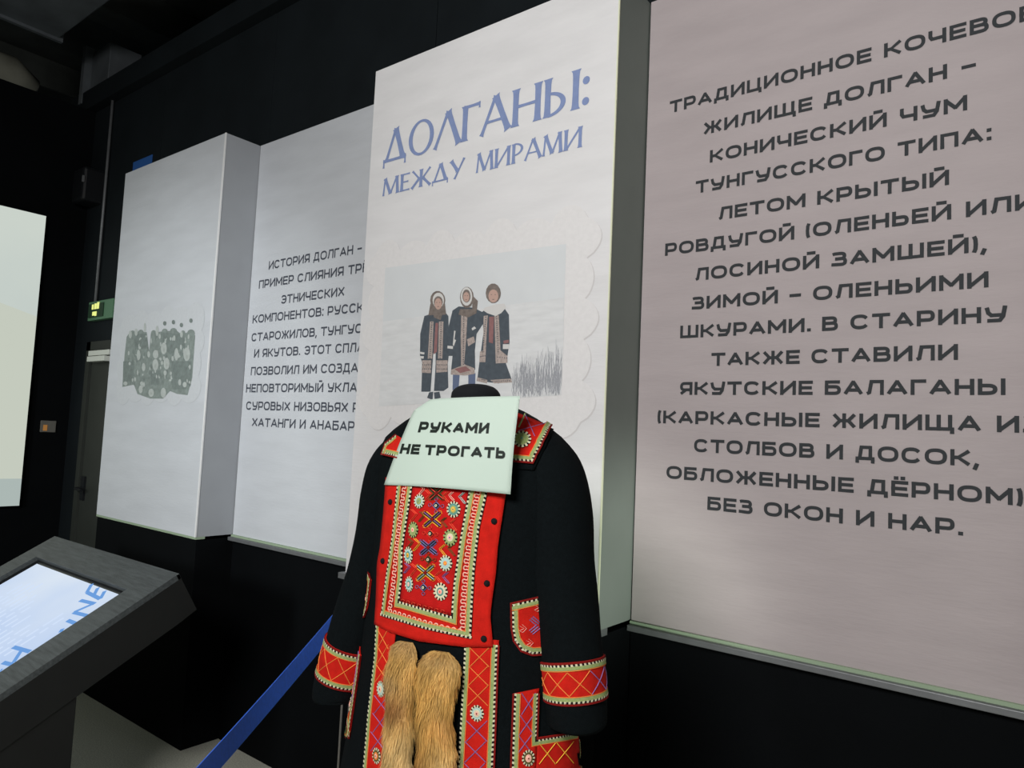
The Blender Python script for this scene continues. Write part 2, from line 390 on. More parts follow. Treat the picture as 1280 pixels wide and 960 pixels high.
t = thing('ceiling_pipe', 'thick pale pipe section above the end wall at the far left', 'pipe', (-6.6, p1.y-.3, p1.z-.16))
b = MB(); b.tube([(-6.6, p1.y-1.4, p1.z-.02), (-6.6, p1.y+.05, p1.z), (-6.63, p1.y+.12, p1.z-.02), (-6.7, p1.y+.16, p1.z-.1)], [.17, .17, .15, .09], 20); b.build('pipe_body', M['pipe'], t, True)
b = MB(); b.tube([(-6.6, p1.y-.35, p1.z), (-6.6, p1.y-.28, p1.z)], .19, 20); b.build('pipe_collar', M['steel'], t, True)

# door in the back wall
dr = MB(); dr.box((-5.36, YR+.005, 0.01), (-4.74, YR+.03, 2.05)); door = struct(dr.build('door_1', M['door'], bevel=.002))
b = MB(); b.box((-5.42, YR-.012, 0), (-5.36, YR+.03, 2.12)); b.box((-4.74, YR-.012, 0), (-4.68, YR+.03, 2.12)); b.box((-5.42, YR-.012, 2.06), (-4.68, YR+.03, 2.12))
b.build('door_frame', M['door'], door)
b = MB(); b.box((-5.335, YR-.008, 1.04), (-5.285, YR+.005, 1.2)); b.tube([(-5.31, YR, 1.12), (-5.31, YR-.05, 1.12), (-5.2, YR-.055, 1.115)], .009, 8); b.build('door_handle', M['black_plastic'], door)
b = MB(); b.box((-5.28, YR-.06, 1.975), (-5.02, YR-.012, 2.01)); b.box((-5.29, YR-.05, 2.015), (-4.98, YR-.012, 2.05)); b.build('door_closer', M['white_plastic'], door, bevel=.003)
# exit sign + conduit
t = thing('exit_sign', 'small framed green sign with glowing yellow marks above the door', 'sign', (-5.2, YR-.03, 2.262))
sx0, sx1, sz0, sz1 = -5.375, -5.0, 2.262, 2.392
b = MB(); b.box((sx0, YR-.04, sz0), (sx1, YR-.002, sz1)); b.build('sign_case', M['sign_green'], t, bevel=.003)
b = MB(); b.box((sx0+.02, YR-.046, sz0+.018), (-5.13, YR-.038, sz1-.018)); b.build('sign_face', M['sign_dark'], t)
b = MB()
for q in ((-5.30, 2.335, .022, .034), (-5.262, 2.335, .03, .038), (-5.222, 2.335, .028, .044), (-5.285, 2.292, .03, .026), (-5.25, 2.288, .026, .03)):
    x, z, wd, h = q; b.box((x, YR-.049, z), (x+wd, YR-.045, z+h))
b.build('glowing_pictogram', M['sign_glow'], t)
b = MB(); b.tube([(-5.335, YR-.015, 2.392), (-5.338, YR-.015, 3.1), (-5.342, YR-.015, 3.835)], .0095, 10)
tag(b.build('conduit', M['rail'], None, True), 'thin grey vertical conduit running down the black wall to the exit sign', 'conduit')
# blue light patch above left column, put in as a coloured sheet
b = MB(); b.box((-4.965, YR-.003, 3.14), (-4.70, YR-.0005, 3.315)); tag(b.build('blue_light_patch', M['tape']), 'blue light patch laid as a coloured sheet on the black wall above the left column panel', 'tape')
# loudspeaker on the end wall
pl = onX(112, 236, XE+.12)
t = thing('wall_loudspeaker', 'small black loudspeaker fixed high on the dark wall left of the conduit', 'loudspeaker', (XE+.1, pl.y, pl.z-.1))
b = MB(); b.box((XE+.05, pl.y-.09, pl.z-.12), (XE+.24, pl.y+.1, pl.z+.12)); b.build('speaker_case', M['black_plastic'], t, bevel=.02)
b = MB(); b.box((XE, pl.y-.03, pl.z-.03), (XE+.06, pl.y+.03, pl.z+.03)); b.build('speaker_mount', M['rail'], t)
b = MB(); b.box((XE+.24, pl.y-.10, pl.z-.0), (XE+.247, pl.y-.085, pl.z+.045)); b.build('case_glint', M['rail'], t)  # pale sliver put in for the glint on the dark case
# intercom on end wall
pi = onX(60, 533, XE)
t = thing('wall_controller', 'small square grey wall switch with an amber light beside the left screen', 'switch', (XE, pi.y, pi.z-.04))
b = MB(); b.box((XE, pi.y-.05, pi.z-.04), (XE+.015, pi.y+.045, pi.z+.04)); b.build('cover_plate', M['grey_metal'], t, bevel=.003)
b = MB(); b.box((XE+.015, pi.y-.035, pi.z-.03), (XE+.018, pi.y-.01, pi.z+.01)); b.build('indicator_light', M['amber'], t)
# projection screen on the end wall
s1 = onX(57, 270, XE+.06); s0 = onX(25, 632, XE+.06)
ysc = (s1.y+s0.y)/2
t = thing('projection_screen', 'large bright pale projection screen on the end wall at the far left', 'screen', (XE+.05, ysc-1.3, s0.z))
t_z0, t_z1 = s0.z, s1.z
b = MB(); b.box((XE, ysc-2.6, t_z0-.004), (XE+.055, ysc, t_z1+.004)); b.build('screen_frame', M['black_plastic'], t)
b = MB(); b.add([(XE+.058, ysc-2.6, t_z0), (XE+.058, ysc, t_z0), (XE+.058, ysc, t_z1), (XE+.058, ysc-2.6, t_z1)], [(0, 1, 2, 3)])
b.build('screen_surface', screen_mat('lit_screen', rgb(178, 190, 190), rgb(200, 208, 200), 2, 0, t_z1-t_z0, 1.0), t)
b = MB(); b.add([(XE+.0595, ysc-2.6, t_z0), (XE+.0595, ysc, t_z0), (XE+.0595, ysc, t_z0+.18), (XE+.0595, ysc-2.6, t_z0+.2)], [(0, 1, 2, 3)])
b.build('screen_image_band', material('screen_band', rgb(168, 180, 176), emit=1), t)
b = MB(); b.add([(XE+.0592, ysc-2.6, t_z0+.2), (XE+.0592, ysc, t_z0+.18), (XE+.0592, ysc, t_z0+1.28), (XE+.0592, ysc-1.0, t_z0+1.55), (XE+.0592, ysc-2.6, t_z0+1.5)], [(0, 1, 2, 3, 4)])
b.build('screen_image_middle', material('screen_middle', rgb(194, 200, 187), emit=1), t)

# ================================================================== DISPLAY PANELS
def rail(parent, x0, x1, Y, z):
    b = MB(); b.box((x0, Y-.028, z-.028), (x1, Y+.0, z-.010)); b.build('grey_rail', M['rail'], parent, bevel=.002)
    b = MB(); b.box((x0, Y-.010, z-.010), (x1, Y+.0, z)); b.build('edge_strip', M['strip'], parent)
# left column
pL = thing('display_panel', 'leftmost display panel, a white column front with the faded group photograph', 'panel', ((XL0+XL1)/2, YC+.1, ZB), 'white display panels along the black wall')
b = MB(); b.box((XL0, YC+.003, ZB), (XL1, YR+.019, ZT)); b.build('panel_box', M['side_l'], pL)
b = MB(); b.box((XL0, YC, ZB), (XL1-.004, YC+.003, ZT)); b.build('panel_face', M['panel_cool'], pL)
b = MB(); b.box((XL1-.006, YC-.003, ZB), (XL1+.002, YC+.004, ZT)); b.build('corner_bead', material('white_corner_bead', rgb(235, 235, 235), .5), pL)
b = MB(); b.box((XL0, YC+.0, ZB-.012), (XL1, YC+.05, ZB)); b.build('edge_strip', M['strip'], pL)
# recessed text panel
pA = thing('display_panel', 'recessed white text panel between the left column and the title panel', 'panel', ((XL1+XC0)/2, YR, ZB), 'white display panels along the black wall')
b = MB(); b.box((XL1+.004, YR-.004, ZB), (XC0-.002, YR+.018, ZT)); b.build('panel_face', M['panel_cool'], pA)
rail(pA, XL1+.004, XC0-.002, YR-.004, ZB)
# centre column
pC = thing('display_panel', 'white title panel with blue heading and photograph of three people, behind the coat', 'panel', ((XC0+XC1)/2, YC+.1, ZB), 'white display panels along the black wall')
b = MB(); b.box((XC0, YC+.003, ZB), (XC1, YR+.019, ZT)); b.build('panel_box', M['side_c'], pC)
b = MB(); b.box((XC0, YC, ZB), (XC1-.002, YC+.003, ZT)); b.build('panel_face', M['panel'], pC)
b = MB(); b.box((XC1-.004, YC-.001, ZB), (XC1+.001, YC+.004, ZT)); b.build('corner_bead', material('cream_corner_bead', rgb(226, 228, 200), .5), pC)
b = MB(); b.box((XC0-.02, YC-.02, ZB-.022), (XC1, YC+.06, ZB)); b.build('grey_rail', M['rail'], pC)
# right recessed text panel
pR = thing('display_panel', 'large pinkish text panel at the right, lettered in bold black', 'panel', ((XC1+XR1)/2, YR, ZB), 'white display panels along the black wall')
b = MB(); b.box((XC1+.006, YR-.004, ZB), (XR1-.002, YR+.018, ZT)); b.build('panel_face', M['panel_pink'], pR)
rail(pR, XC1+.006, XR1-.002, YR-.004, ZB)
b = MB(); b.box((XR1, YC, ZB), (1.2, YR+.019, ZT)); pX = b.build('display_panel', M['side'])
tag(pX, 'blank white column panel standing right of the pinkish text panel, out of the picture', 'panel')

YT = YR-.004
R_LINES = [('ТРАДИЦИОННОЕ КОЧЕВОЕ', None, 2.688), ('ЖИЛИЩЕ ДОЛГАН –', (-.931, -.195), 2.587), ('КОНИЧЕСКИЙ ЧУМ', (-.907, -.214), 2.491),
 ('ТУНГУССКОГО ТИПА:', (-.952, -.164), 2.399), ('ЛЕТОМ КРЫТЫЙ', (-.874, -.254), 2.301), ('РОВДУГОЙ (ОЛЕНЬЕЙ ИЛИ', (-1.052, -.07), 2.209),
 ('ЛОСИНОЙ ЗАМШЕЙ),', (-.946, -.175), 2.116), ('ЗИМОЙ – ОЛЕНЬИМИ', (-.954, -.169), 2.024), ('ШКУРАМИ. В СТАРИНУ', (-.991, -.131), 1.935),
 ('ТАКЖЕ СТАВИЛИ', (-.885, -.234), 1.844), ('ЯКУТСКИЕ БАЛАГАНЫ', (-.986, -.135), 1.755), ('(КАРКАСНЫЕ ЖИЛИЩА ИЗ', (-1.061, -.06), 1.664),
 ('СТОЛБОВ И ДОСОК,', (-.934, -.192), 1.578), ('ОБЛОЖЕННЫЕ ДЁРНОМ),', (-1.024, -.085), 1.490), ('БЕЗ ОКОН И НАР.', (-.886, -.225), 1.405)]
for txt, xs, z in R_LINES:
    if xs is None:
        wm = text2d('ТРАДИЦИОННОЕ')[2]; wa = text2d(txt)[2]; xs = (-1.051, -1.051+.61*wa/wm)
    wall_text(txt, xs[0]+.001, xs[1]+.001, z, .0405, YT, M['ink'], pR, .225)
A_LINES = [('ИСТОРИЯ ДОЛГАН –', -3.295, -2.565, 2.405), ('ПРИМЕР СЛИЯНИЯ ТРЁХ', -3.373, None, 2.312), ('ЭТНИЧЕСКИХ', -3.167, -2.67, 2.215), ('КОМПОНЕНТОВ: РУССКИХ', -3.408, None, 2.130),
 ('СТАРОЖИЛОВ, ТУНГУСОВ', -3.406, None, 2.034), ('И ЯКУТОВ. ЭТОТ СПЛАВ', -3.372, None, 1.948), ('ПОЗВОЛИЛ ИМ СОЗДАТЬ', -3.39, None, 1.856), ('НЕПОВТОРИМЫЙ УКЛАД В', -3.423, None, 1.767),
 ('СУРОВЫХ НИЗОВЬЯХ РЕК', -3.411, None, 1.676), ('ХАТАНГИ И АНАБАРА', -3.347, None, 1.592)]
for txt, x0, x1, z in A_LINES:
    if x1 is None: x1 = 2*-2.915 - x0
    x1 = min(x1, XC0-.01)
    wall_text(txt, x0, x1, z, .044, YT, M['ink_soft'], pA, .185)

# heading with flared serif capitals
def flare(p, q, wd, e=.55):
    p = Vector(p); q = Vector(q); d = (q-p); L = d.length; d.normalize(); n = Vector((-d.y, d.x)); s_ = min(.16, L*.3)
    prof = [(0, 1+e), (s_*.35, 1+e*.25), (s_, 1), (L/2, .93), (L-s_, 1), (L-s_*.35, 1+e*.25), (L, 1+e)]
    vs = [tuple(p+d*a+n*wd/2*k) for a, k in prof]+[tuple(p+d*a-n*wd/2*k) for a, k in prof]
    m = len(prof); return vs, [(i, m+i, m+i+1, i+1) for i in range(m-1)]
TK, TN = .185, .105
SG = {
 'Д': (1.0, [((.16, .1), (.5, 1.02), TN), ((.5, 1.02), (.84, .1), TK), ((.02, .08), (.98, .08), .09), ((.05, -.12), (.05, .1), .06), ((.95, -.12), (.95, .1), .06)]),
 'О': (1.0, 'ring'), 'Л': (.92, [((0, 0), (.45, 1.02), TN), ((.45, 1.02), (.9, 0), TK)]),
 'Г': (.62, [((.1, 0), (.1, 1), TK), ((.05, .955), (.62, .955), .085), ((.6, .99), (.6, .84), .05)]),
 'А': (.95, [((.02, 0), (.46, 1.02), TN), ((.46, 1.02), (.92, 0), TK), ((.18, .34), (.74, .34), .07)]),
 'Н': (.95, [((.12, 0), (.12, 1), TK), ((.82, 0), (.82, 1), TK), ((.12, .52), (.82, .52), .08)]),
 'Ы': (1.04, [((.1, 0), (.1, 1), TK), ((.92, 0), (.92, 1), TK), 'bowl']),
 ':': (.2, 'dots'), 'М': (1.15, [((.08, 0), (.16, 1), TN), ((.16, 1), (.56, .05), TK), ((.56, .05), (.96, 1), TN), ((.96, 1), (1.05, 0), TK)]),
 'Е': (.65, [((.1, 0), (.1, 1), TK), ((.05, .955), (.6, .955), .08), ((.05, .045), (.62, .045), .08), ((.1, .52), (.52, .52), .075)]),
 'Ж': (1.25, [((.62, 0), (.62, 1), TK), ((.06, 1), (.5, .5), TN), ((.5, .5), (.04, 0), TK*.8), ((1.18, 1), (.74, .5), TN), ((.74, .5), (1.22, 0), TK*.8), ((.45, .5), (.8, .5), .07)]),
 'У': (.85, [((.06, 1), (.47, .36), TK), ((.82, 1), (.3, -.04), TN)]),
 'И': (1.0, [((.1, 0), (.1, 1), TK), ((.86, 0), (.86, 1), TK), ((.12, .04), (.84, .96), TN)]),
 'Р': (.72, [((.1, 0), (.1, 1), TK), 'bowlP']), ' ': (.35, []),
}
def serif_line(txt, x0, x1, z, h, parent):
    V = []; Fs = []; x = 0; cnt = [0]
    def put(vs, fs):
        o = len(V); cnt[0] += 1; V.extend([(a, b_, .00005*(cnt[0] % 9)) for a, b_ in vs]); Fs.extend([[i+o for i in f] for f in fs])
    def ringp(cx, cy, rx, ry, tx, ty, a0, a1, n=30):
        vs = []
        for i in range(n+1):
            a = math.radians(a0+(a1-a0)*i/n); vs.append((cx+rx*math.cos(a), cy+ry*math.sin(a)))
        for i in range(n+1):
            a = math.radians(a0+(a1-a0)*i/n); vs.append((cx+(rx-tx)*math.cos(a), cy+(ry-ty)*math.sin(a)))
        put([(x+p[0], p[1]) for p in vs], [(i, n+1+i, n+2+i, i+1) for i in range(n)])
    for ch in txt:
        wd, st = SG[ch]
        if st == 'ring': ringp(.5, .5, .5, .53, .155, .075, 0, 360)
        elif st == 'dots':
            for cy in (.14, .66): ringp(.1, cy, .1, .1, .099, .099, 0, 360, 14)
        else:
            for s_ in st:
                if s_ == 'bowl': ringp(.12, .31, .52, .32, .15, .075, -90, 90)
                elif s_ == 'bowlP': ringp(.12, .70, .55, .32, .15, .075, -90, 90)
                else:
                    vs, fs = flare(*s_); put([(x+a, b_) for a, b_ in vs], fs)
        x += wd+.07
    W = x-.07; mbb = MB()
    mbb.add([(x0+(x1-x0)*a/W, YC-.0012-lf, z+b_*h) for a, b_, lf in V], [f[::-1] for f in Fs])
    return mbb.build('heading_word', M['ink_blue'], parent)
serif_line('ДОЛГАНЫ:', -2.225, -1.238, 2.682, .136, pC)
serif_line('МЕЖДУ', -2.217, -1.772, 2.549, .071, pC); serif_line('МИРАМИ', -1.715, -1.257, 2.549, .071, pC)

# flat prints ---------------------------------------------------------------
def flat(parent, name, polys, mat, Y, lift):
    """polys: lists of photo-plane points (pixel coordinates of the print on the plane y=Y)"""
    for i, P in enumerate(polys):
        mbb = MB(); mbb.add([onY(x, y, Y)+Vector((0, -lift-.00003*i, 0)) for x, y in P], [list(range(len(P)))])
        mbb.build(name, mat, parent)
def ell(cx, cy, rx, ry, n=14, rot=0):
    return [(cx+rx*math.cos(a)*math.cos(rot)-ry*math.sin(a)*math.sin(rot), cy+rx*math.cos(a)*math.sin(rot)+ry*math.sin(a)*math.cos(rot)) for a in (2*math.pi*k/n for k in range(n))]
def scallop(x0, x1, z0, z1, nx, nz, amp):
    pts = []
    def side(a, b, n, nrm):
        for k in range(n):
            wgt = 1.25 if k % 2 == 0 else .7
            for q in range(9):
                t_ = (k+q/9)/n; am = amp*wgt*math.sin(math.pi*q/9)**.7
                pts.append((a[0]+(b[0]-a[0])*t_+nrm[0]*am, a[1]+(b[1]-a[1])*t_+nrm[1]*am))
    side((x0, z0), (x1, z0), nx, (0, -1)); side((x1, z0), (x1, z1), nz, (1, 0)); side((x1, z1), (x0, z1), nx, (0, 1)); side((x0, z1), (x0, z0), nz, (-1, 0))
    return pts
M['lace_cool'] = material('lace_paper_cool', rgb(201, 204, 208), .85, .03, 60, .1, 120)
M['lace_cool_line'] = material('lace_shade_cool', rgb(192, 195, 199), .85)
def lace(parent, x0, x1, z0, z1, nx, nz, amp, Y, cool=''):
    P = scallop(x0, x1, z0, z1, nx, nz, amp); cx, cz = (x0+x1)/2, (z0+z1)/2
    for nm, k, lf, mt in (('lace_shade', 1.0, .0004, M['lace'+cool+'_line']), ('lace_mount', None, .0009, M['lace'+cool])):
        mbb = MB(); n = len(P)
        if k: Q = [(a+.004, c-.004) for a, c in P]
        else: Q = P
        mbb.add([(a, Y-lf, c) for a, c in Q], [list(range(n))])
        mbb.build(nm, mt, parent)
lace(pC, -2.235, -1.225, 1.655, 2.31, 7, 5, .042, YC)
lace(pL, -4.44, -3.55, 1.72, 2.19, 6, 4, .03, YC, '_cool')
# centre photograph
flat(pC, 'photo_print', [[(482, 335), (708, 305), (702, 494), (474, 508)]], M['photo_sky'], YC, .0014)
flat(pC, 'photo_snow_field', [[(479, 402), (705, 372), (705, 420), (702, 494), (474, 508)]], M['photo_snow'], YC, .0018)
fg = lambda pts: [(500+x/5.819, 335+y/5.819) for x, y in pts]      # figure plan, in print coordinates
def fig(name, polys, m, lift): flat(pC, name, [fg(p) for p in polys], M[m], YC, lift)
fig('photo_figure', [
 [(180, 350), (225, 335), (330, 320), (355, 350), (362, 600), (350, 700), (355, 870), (320, 895), (250, 895), (262, 700), (262, 620), (245, 620), (225, 900), (158, 900), (165, 690), (148, 640), (150, 480)],
 [(385, 310), (430, 280), (540, 290), (600, 320), (612, 400), (560, 480), (548, 600), (550, 740), (500, 780), (430, 770), (372, 770), (385, 640), (350, 640), (358, 420)],
 [(600, 320), (640, 290), (760, 290), (795, 340), (800, 540), (785, 640), (760, 640), (775, 700), (815, 810), (720, 840), (640, 830), (565, 810), (580, 690), (610, 470)]], 'p_dark', .0022)
fig('photo_leg', [[(388, 770), (438, 770), (430, 870), (385, 890)], [(500, 775), (552, 765), (550, 855), (500, 860)]], 'p_blue', .0024)
fig('photo_boot', [[(215, 905), (245, 900), (240, 960), (200, 945)], [(250, 905), (290, 900), (300, 945), (255, 955)]], 'p_dark', .0024)
fig('photo_coat_trim', [
 [(222, 390), (248, 390), (238, 660), (205, 660)], [(287, 390), (320, 390), (312, 660), (280, 660)], [(165, 672), (232, 672), (228, 765), (160, 762)], [(268, 672), (350, 672), (348, 755), (268, 762)],
 [(450, 330), (495, 330), (485, 520), (470, 700), (545, 730), (548, 770), (480, 782), (372, 775), (378, 740), (448, 712), (445, 500)], [(490, 520), (540, 498), (550, 540), (500, 570)],
 [(612, 350), (642, 345), (630, 560), (625, 685), (580, 685), (585, 610), (608, 600)], [(690, 345), (722, 345), (735, 600), (785, 640), (785, 690), (700, 695)],
 [(565, 795), (640, 815), (635, 840), (560, 822)], [(660, 815), (810, 805), (820, 832), (690, 840)]], 'p_pink', .0026)
fig('photo_red_detail', [[(262, 400), (282, 400), (272, 610), (248, 630)], [(455, 310), (490, 315), (475, 345), (455, 340)], [(652, 355), (688, 355), (680, 550), (650, 540)], [(755, 530), (795, 522), (796, 545), (758, 552)], [(400, 735), (480, 715), (520, 745), (440, 765)]], 'p_red', .0028)
fig('photo_light_cuff', [[(150, 610), (182, 615), (180, 630), (150, 625)], [(148, 640), (178, 642), (175, 660), (150, 658)], [(350, 565), (390, 570), (388, 590), (348, 585)], [(752, 555), (798, 555), (795, 590), (752, 590)], [(525, 440), (545, 425), (558, 440), (530, 455)], [(398, 455), (408, 460), (400, 520), (412, 525), (395, 570), (388, 560)]], 'p_white', .0028)
fig('photo_fur_hood', [ell(278, 235, 55, 68), [(225, 260), (330, 260), (340, 340), (210, 345)], ell(682, 185, 55, 72), ell(490, 215, 50, 78), [(530, 200), (570, 240), (560, 330), (500, 360), (430, 340), (440, 300), (530, 300)]], 'p_fur', .003)
fig('photo_scarf', [ell(283, 235, 42, 55), ell(488, 208, 42, 68), [(620, 290), (700, 265), (765, 260), (775, 290), (740, 330), (700, 350), (640, 330), (610, 310)]], 'p_white', .0032)
fig('photo_dark_hood', [ell(283, 248, 33, 42), ell(488, 205, 30, 48), [(250, 320), (320, 312), (300, 380), (250, 360)]], 'p_fur', .0034)
fig('photo_face', [ell(283, 262, 26, 42), ell(487, 212, 22, 36), ell(684, 205, 36, 48)], 'p_face', .0036)
fig('photo_face_detail', [ell(x, y, 5, 3, 6) for x, y in ((272, 252), (294, 252), (479, 203), (496, 203), (670, 195), (698, 195))]+[ell(283, 282, 8, 3, 6), ell(487, 232, 7, 3, 6), ell(684, 230, 9, 3, 6)], 'p_fur', .0038)
dots = []
for (xa, ya, xb, yb) in ((235, 400, 222, 655), (303, 400, 296, 655), (468, 340, 465, 700), (628, 360, 605, 610), (706, 355, 718, 610), (170, 705, 225, 705), (275, 705, 345, 705), (170, 735, 225, 735), (275, 735, 345, 735), (588, 645, 622, 640), (715, 650, 780, 655), (600, 812, 620, 815), (680, 825, 800, 820)):
    n = int(math.hypot(xb-xa, yb-ya)/17)+1
    for k in range(n+1):
        x, y = xa+(xb-xa)*k/n, ya+(yb-ya)*k/n; dots.append([(x-5, y), (x, y-5), (x+5, y), (x, y+5)])
mbb = MB()
for P in dots: mbb.add([onY(x, y, YC)+Vector((0, -.0031, 0)) for x, y in fg(P)], [(0, 1, 2, 3)])
o_ = mbb.build('photo_trim_pattern', M['p_dark'], pC); o_['kind'] = 'stuff'
mbb = MB()
for k in range(260):
    x0 = 642+58*random.random()**.8; y0 = 498-18*random.random()-(x0-632)*.05; hgt = 12+44*random.random()*(.35+.65*(x0-632)/68); lean = random.uniform(-.3, .35)
    x1, y1 = x0+lean*hgt*.5, y0-hgt
    if x1 > 703: x1 = 703
    xm, ym = (x0+x1)/2+random.uniform(-2, 2), (y0+y1)/2
    a = [(x0-.25, y0), (x0+.25, y0), (xm+.2, ym), (x1+.1, y1), (x1-.1, y1), (xm-.2, ym)]
    mbb.add([onY(x, y, YC)+Vector((0, -.0024-.000002*k, 0)) for x, y in a], [(0, 1, 2, 5), (5, 2, 3, 4)])
tw = mbb.build('photo_twigs', M['p_twig'], pC); tw['kind'] = 'stuff'
# left photograph: a faded group in rows
gp = lambda x, y: (140+x/6.858, 370+y/6.858)
flat(pL, 'photo_print', [[gp(*q) for q in ((128, 350), (160, 300), (300, 310), (320, 470), (335, 320), (450, 300), (560, 300), (600, 330), (690, 295), (715, 340), (690, 700), (650, 850), (560, 840), (500, 815), (440, 880), (330, 880), (220, 840), (190, 760), (90, 780), (110, 500))]], M['g_mid'], YC, .0014)
flat(pL, 'photo_dark_figure', [[gp(*q) for q in P] for P in ([(190, 330), (300, 320), (310, 450), (200, 460)], [(420, 310), (620, 330), (630, 440), (500, 500), (420, 420)], [(510, 560), (600, 560), (640, 800), (520, 800)], [(600, 560), (690, 560), (675, 740), (620, 790)], [(100, 560), (190, 560), (190, 730), (95, 740)], [(330, 640), (420, 640), (400, 760), (340, 760)])], M['g_dark'], YC, .0018)
flat(pL, 'photo_pale_face', [[gp(*q) for q in ell(a, c, r1, r2, 10)] for a, c, r1, r2 in ((160, 330, 14, 34), (210, 310, 14, 32), (285, 270, 10, 40), (390, 300, 13, 46), (232, 505, 16, 45), (318, 500, 12, 28), (378, 500, 24, 38), (448, 450, 26, 52), (556, 500, 18, 55), (645, 500, 30, 60), (155, 580, 10, 14), (275, 610, 16, 36), (376, 590, 26, 50), (472, 580, 26, 52), (258, 750, 14, 18), (250, 800, 18, 34), (340, 830, 24, 36), (445, 830, 24, 44), (120, 750, 18, 18), (585, 740, 13, 28), (628, 760, 18, 24), (300, 1000, 1, 1), (600, 330, 12, 28), (460, 660, 14, 22))], M['g_light'], YC, .0022)
rg = random.Random(11)
for nm_, mt_, n_ in (('photo_dark_fleck', 'g_dark', 90), ('photo_light_fleck', 'g_light', 60)):
    mbb = MB()
    for k in range(n_):
        a = rg.uniform(140, 670); c = rg.uniform(340, 800 if 230 < a < 480 else 760)
        mbb.add([onY(*gp(*q), YC)+Vector((0, -.0020-.000002*k, 0)) for q in ell(a, c, rg.uniform(4, 11), rg.uniform(8, 26), 7)], [tuple(range(7))])
    o_ = mbb.build(nm_, M[mt_], pL); o_['kind'] = 'stuff'
flat(pL, 'photo_raised_hat', [[gp(*q) for q in ell(a, c, 15, 20, 8)] for a, c in ((455, 235), (530, 225), (598, 250), (680, 212))], M['g_dark'], YC, .0022)
flat(pL, 'photo_head', [[gp(*q) for q in ell(a, c, r1, r2, 10)] for a, c, r1, r2 in ((180, 320, 22, 26), (250, 318, 26, 30), (360, 320, 24, 28), (455, 305, 26, 26), (530, 300, 30, 26), (612, 320, 20, 26), (680, 320, 34, 34))], M['g_mid'], YC, .0016)
flat(pL, 'photo_face', [[gp(*q) for q in ell(a, c, r1, r2, 8)] for a, c, r1, r2 in ((645, 520, 9, 20), (376, 600, 8, 16), (448, 462, 8, 18), (472, 592, 8, 16), (340, 836, 8, 12))], material('photo_faint_face', rgb(168, 174, 170), .8), YC, .0026)

# ================================================================== THE COAT
O = Vector((-1.082, 1.252, 0)); TH = math.radians(10)
EX = Vector((math.cos(TH), math.sin(TH), 0)); EY = Vector((-math.sin(TH), math.cos(TH), 0))
def L2W(x, y, z): return O + EX*x + EY*y + Vector((0, 0, z))
def toL(P): d = P-O; return d.dot(EX), d.dot(EY), P.z
coat = thing('embroidered_coat', 'long black wool coat with red embroidered bib and trims, on the black mannequin', 'coat', (O.x, O.y, .45))
BODY = [(.45, .345, .19), (.6, .325, .182), (.75, .30, .172), (.9, .28, .162), (1.05, .26, .153), (1.2, .246, .146), (1.35, .24, .139), (1.45, .242, .133), (1.52, .245, .126), (1.56, .243, .118),
        (1.585, .232, .108), (1.605, .21, .098), (1.625, .18, .09), (1.642, .15, .083), (1.657, .118, .075), (1.668, .088, .067)]
def body_rows():
    rows = []; zs = []
    for i in range(len(BODY)-1):
        n = 5 if BODY[i][0] < 1.5 else 2
        for k in range(n): zs.append([BODY[i][j]+(BODY[i+1][j]-BODY[i][j])*k/n for j in range(3)])
    zs.append(list(BODY[-1]))
    N = 96
    for z, a, b_ in zs:
        fold = .028*max(0, min(1, (1.25-z)/.7))
        row = []
        for k in range(N):
            f = 2*math.pi*k/N; c, s_ = math.cos(f), math.sin(f)
            e = 2/2.25; kf = 1+fold*math.sin(9*f+1.2+2*z)*(.3 if s_ < -.6 else 1)
            bb = b_*(1 if s_ < 0 else .95)
            row.append(L2W(a*kf*math.copysign(abs(c)**e, c), bb*kf*math.copysign(abs(s_)**e, s_), z))
        rows.append(row)
    return rows
mb = MB(); mb.grid(body_rows(), True); bodyB = BVHTree.FromPolygons([tuple(v) for v in mb.v], [tuple(f) for f in mb.f])
ob = mb.build('coat_body', M['coat'], coat, True)
sm = ob.modifiers.new('thickness', 'SOLIDIFY'); sm.thickness = .004; sm.offset = -1

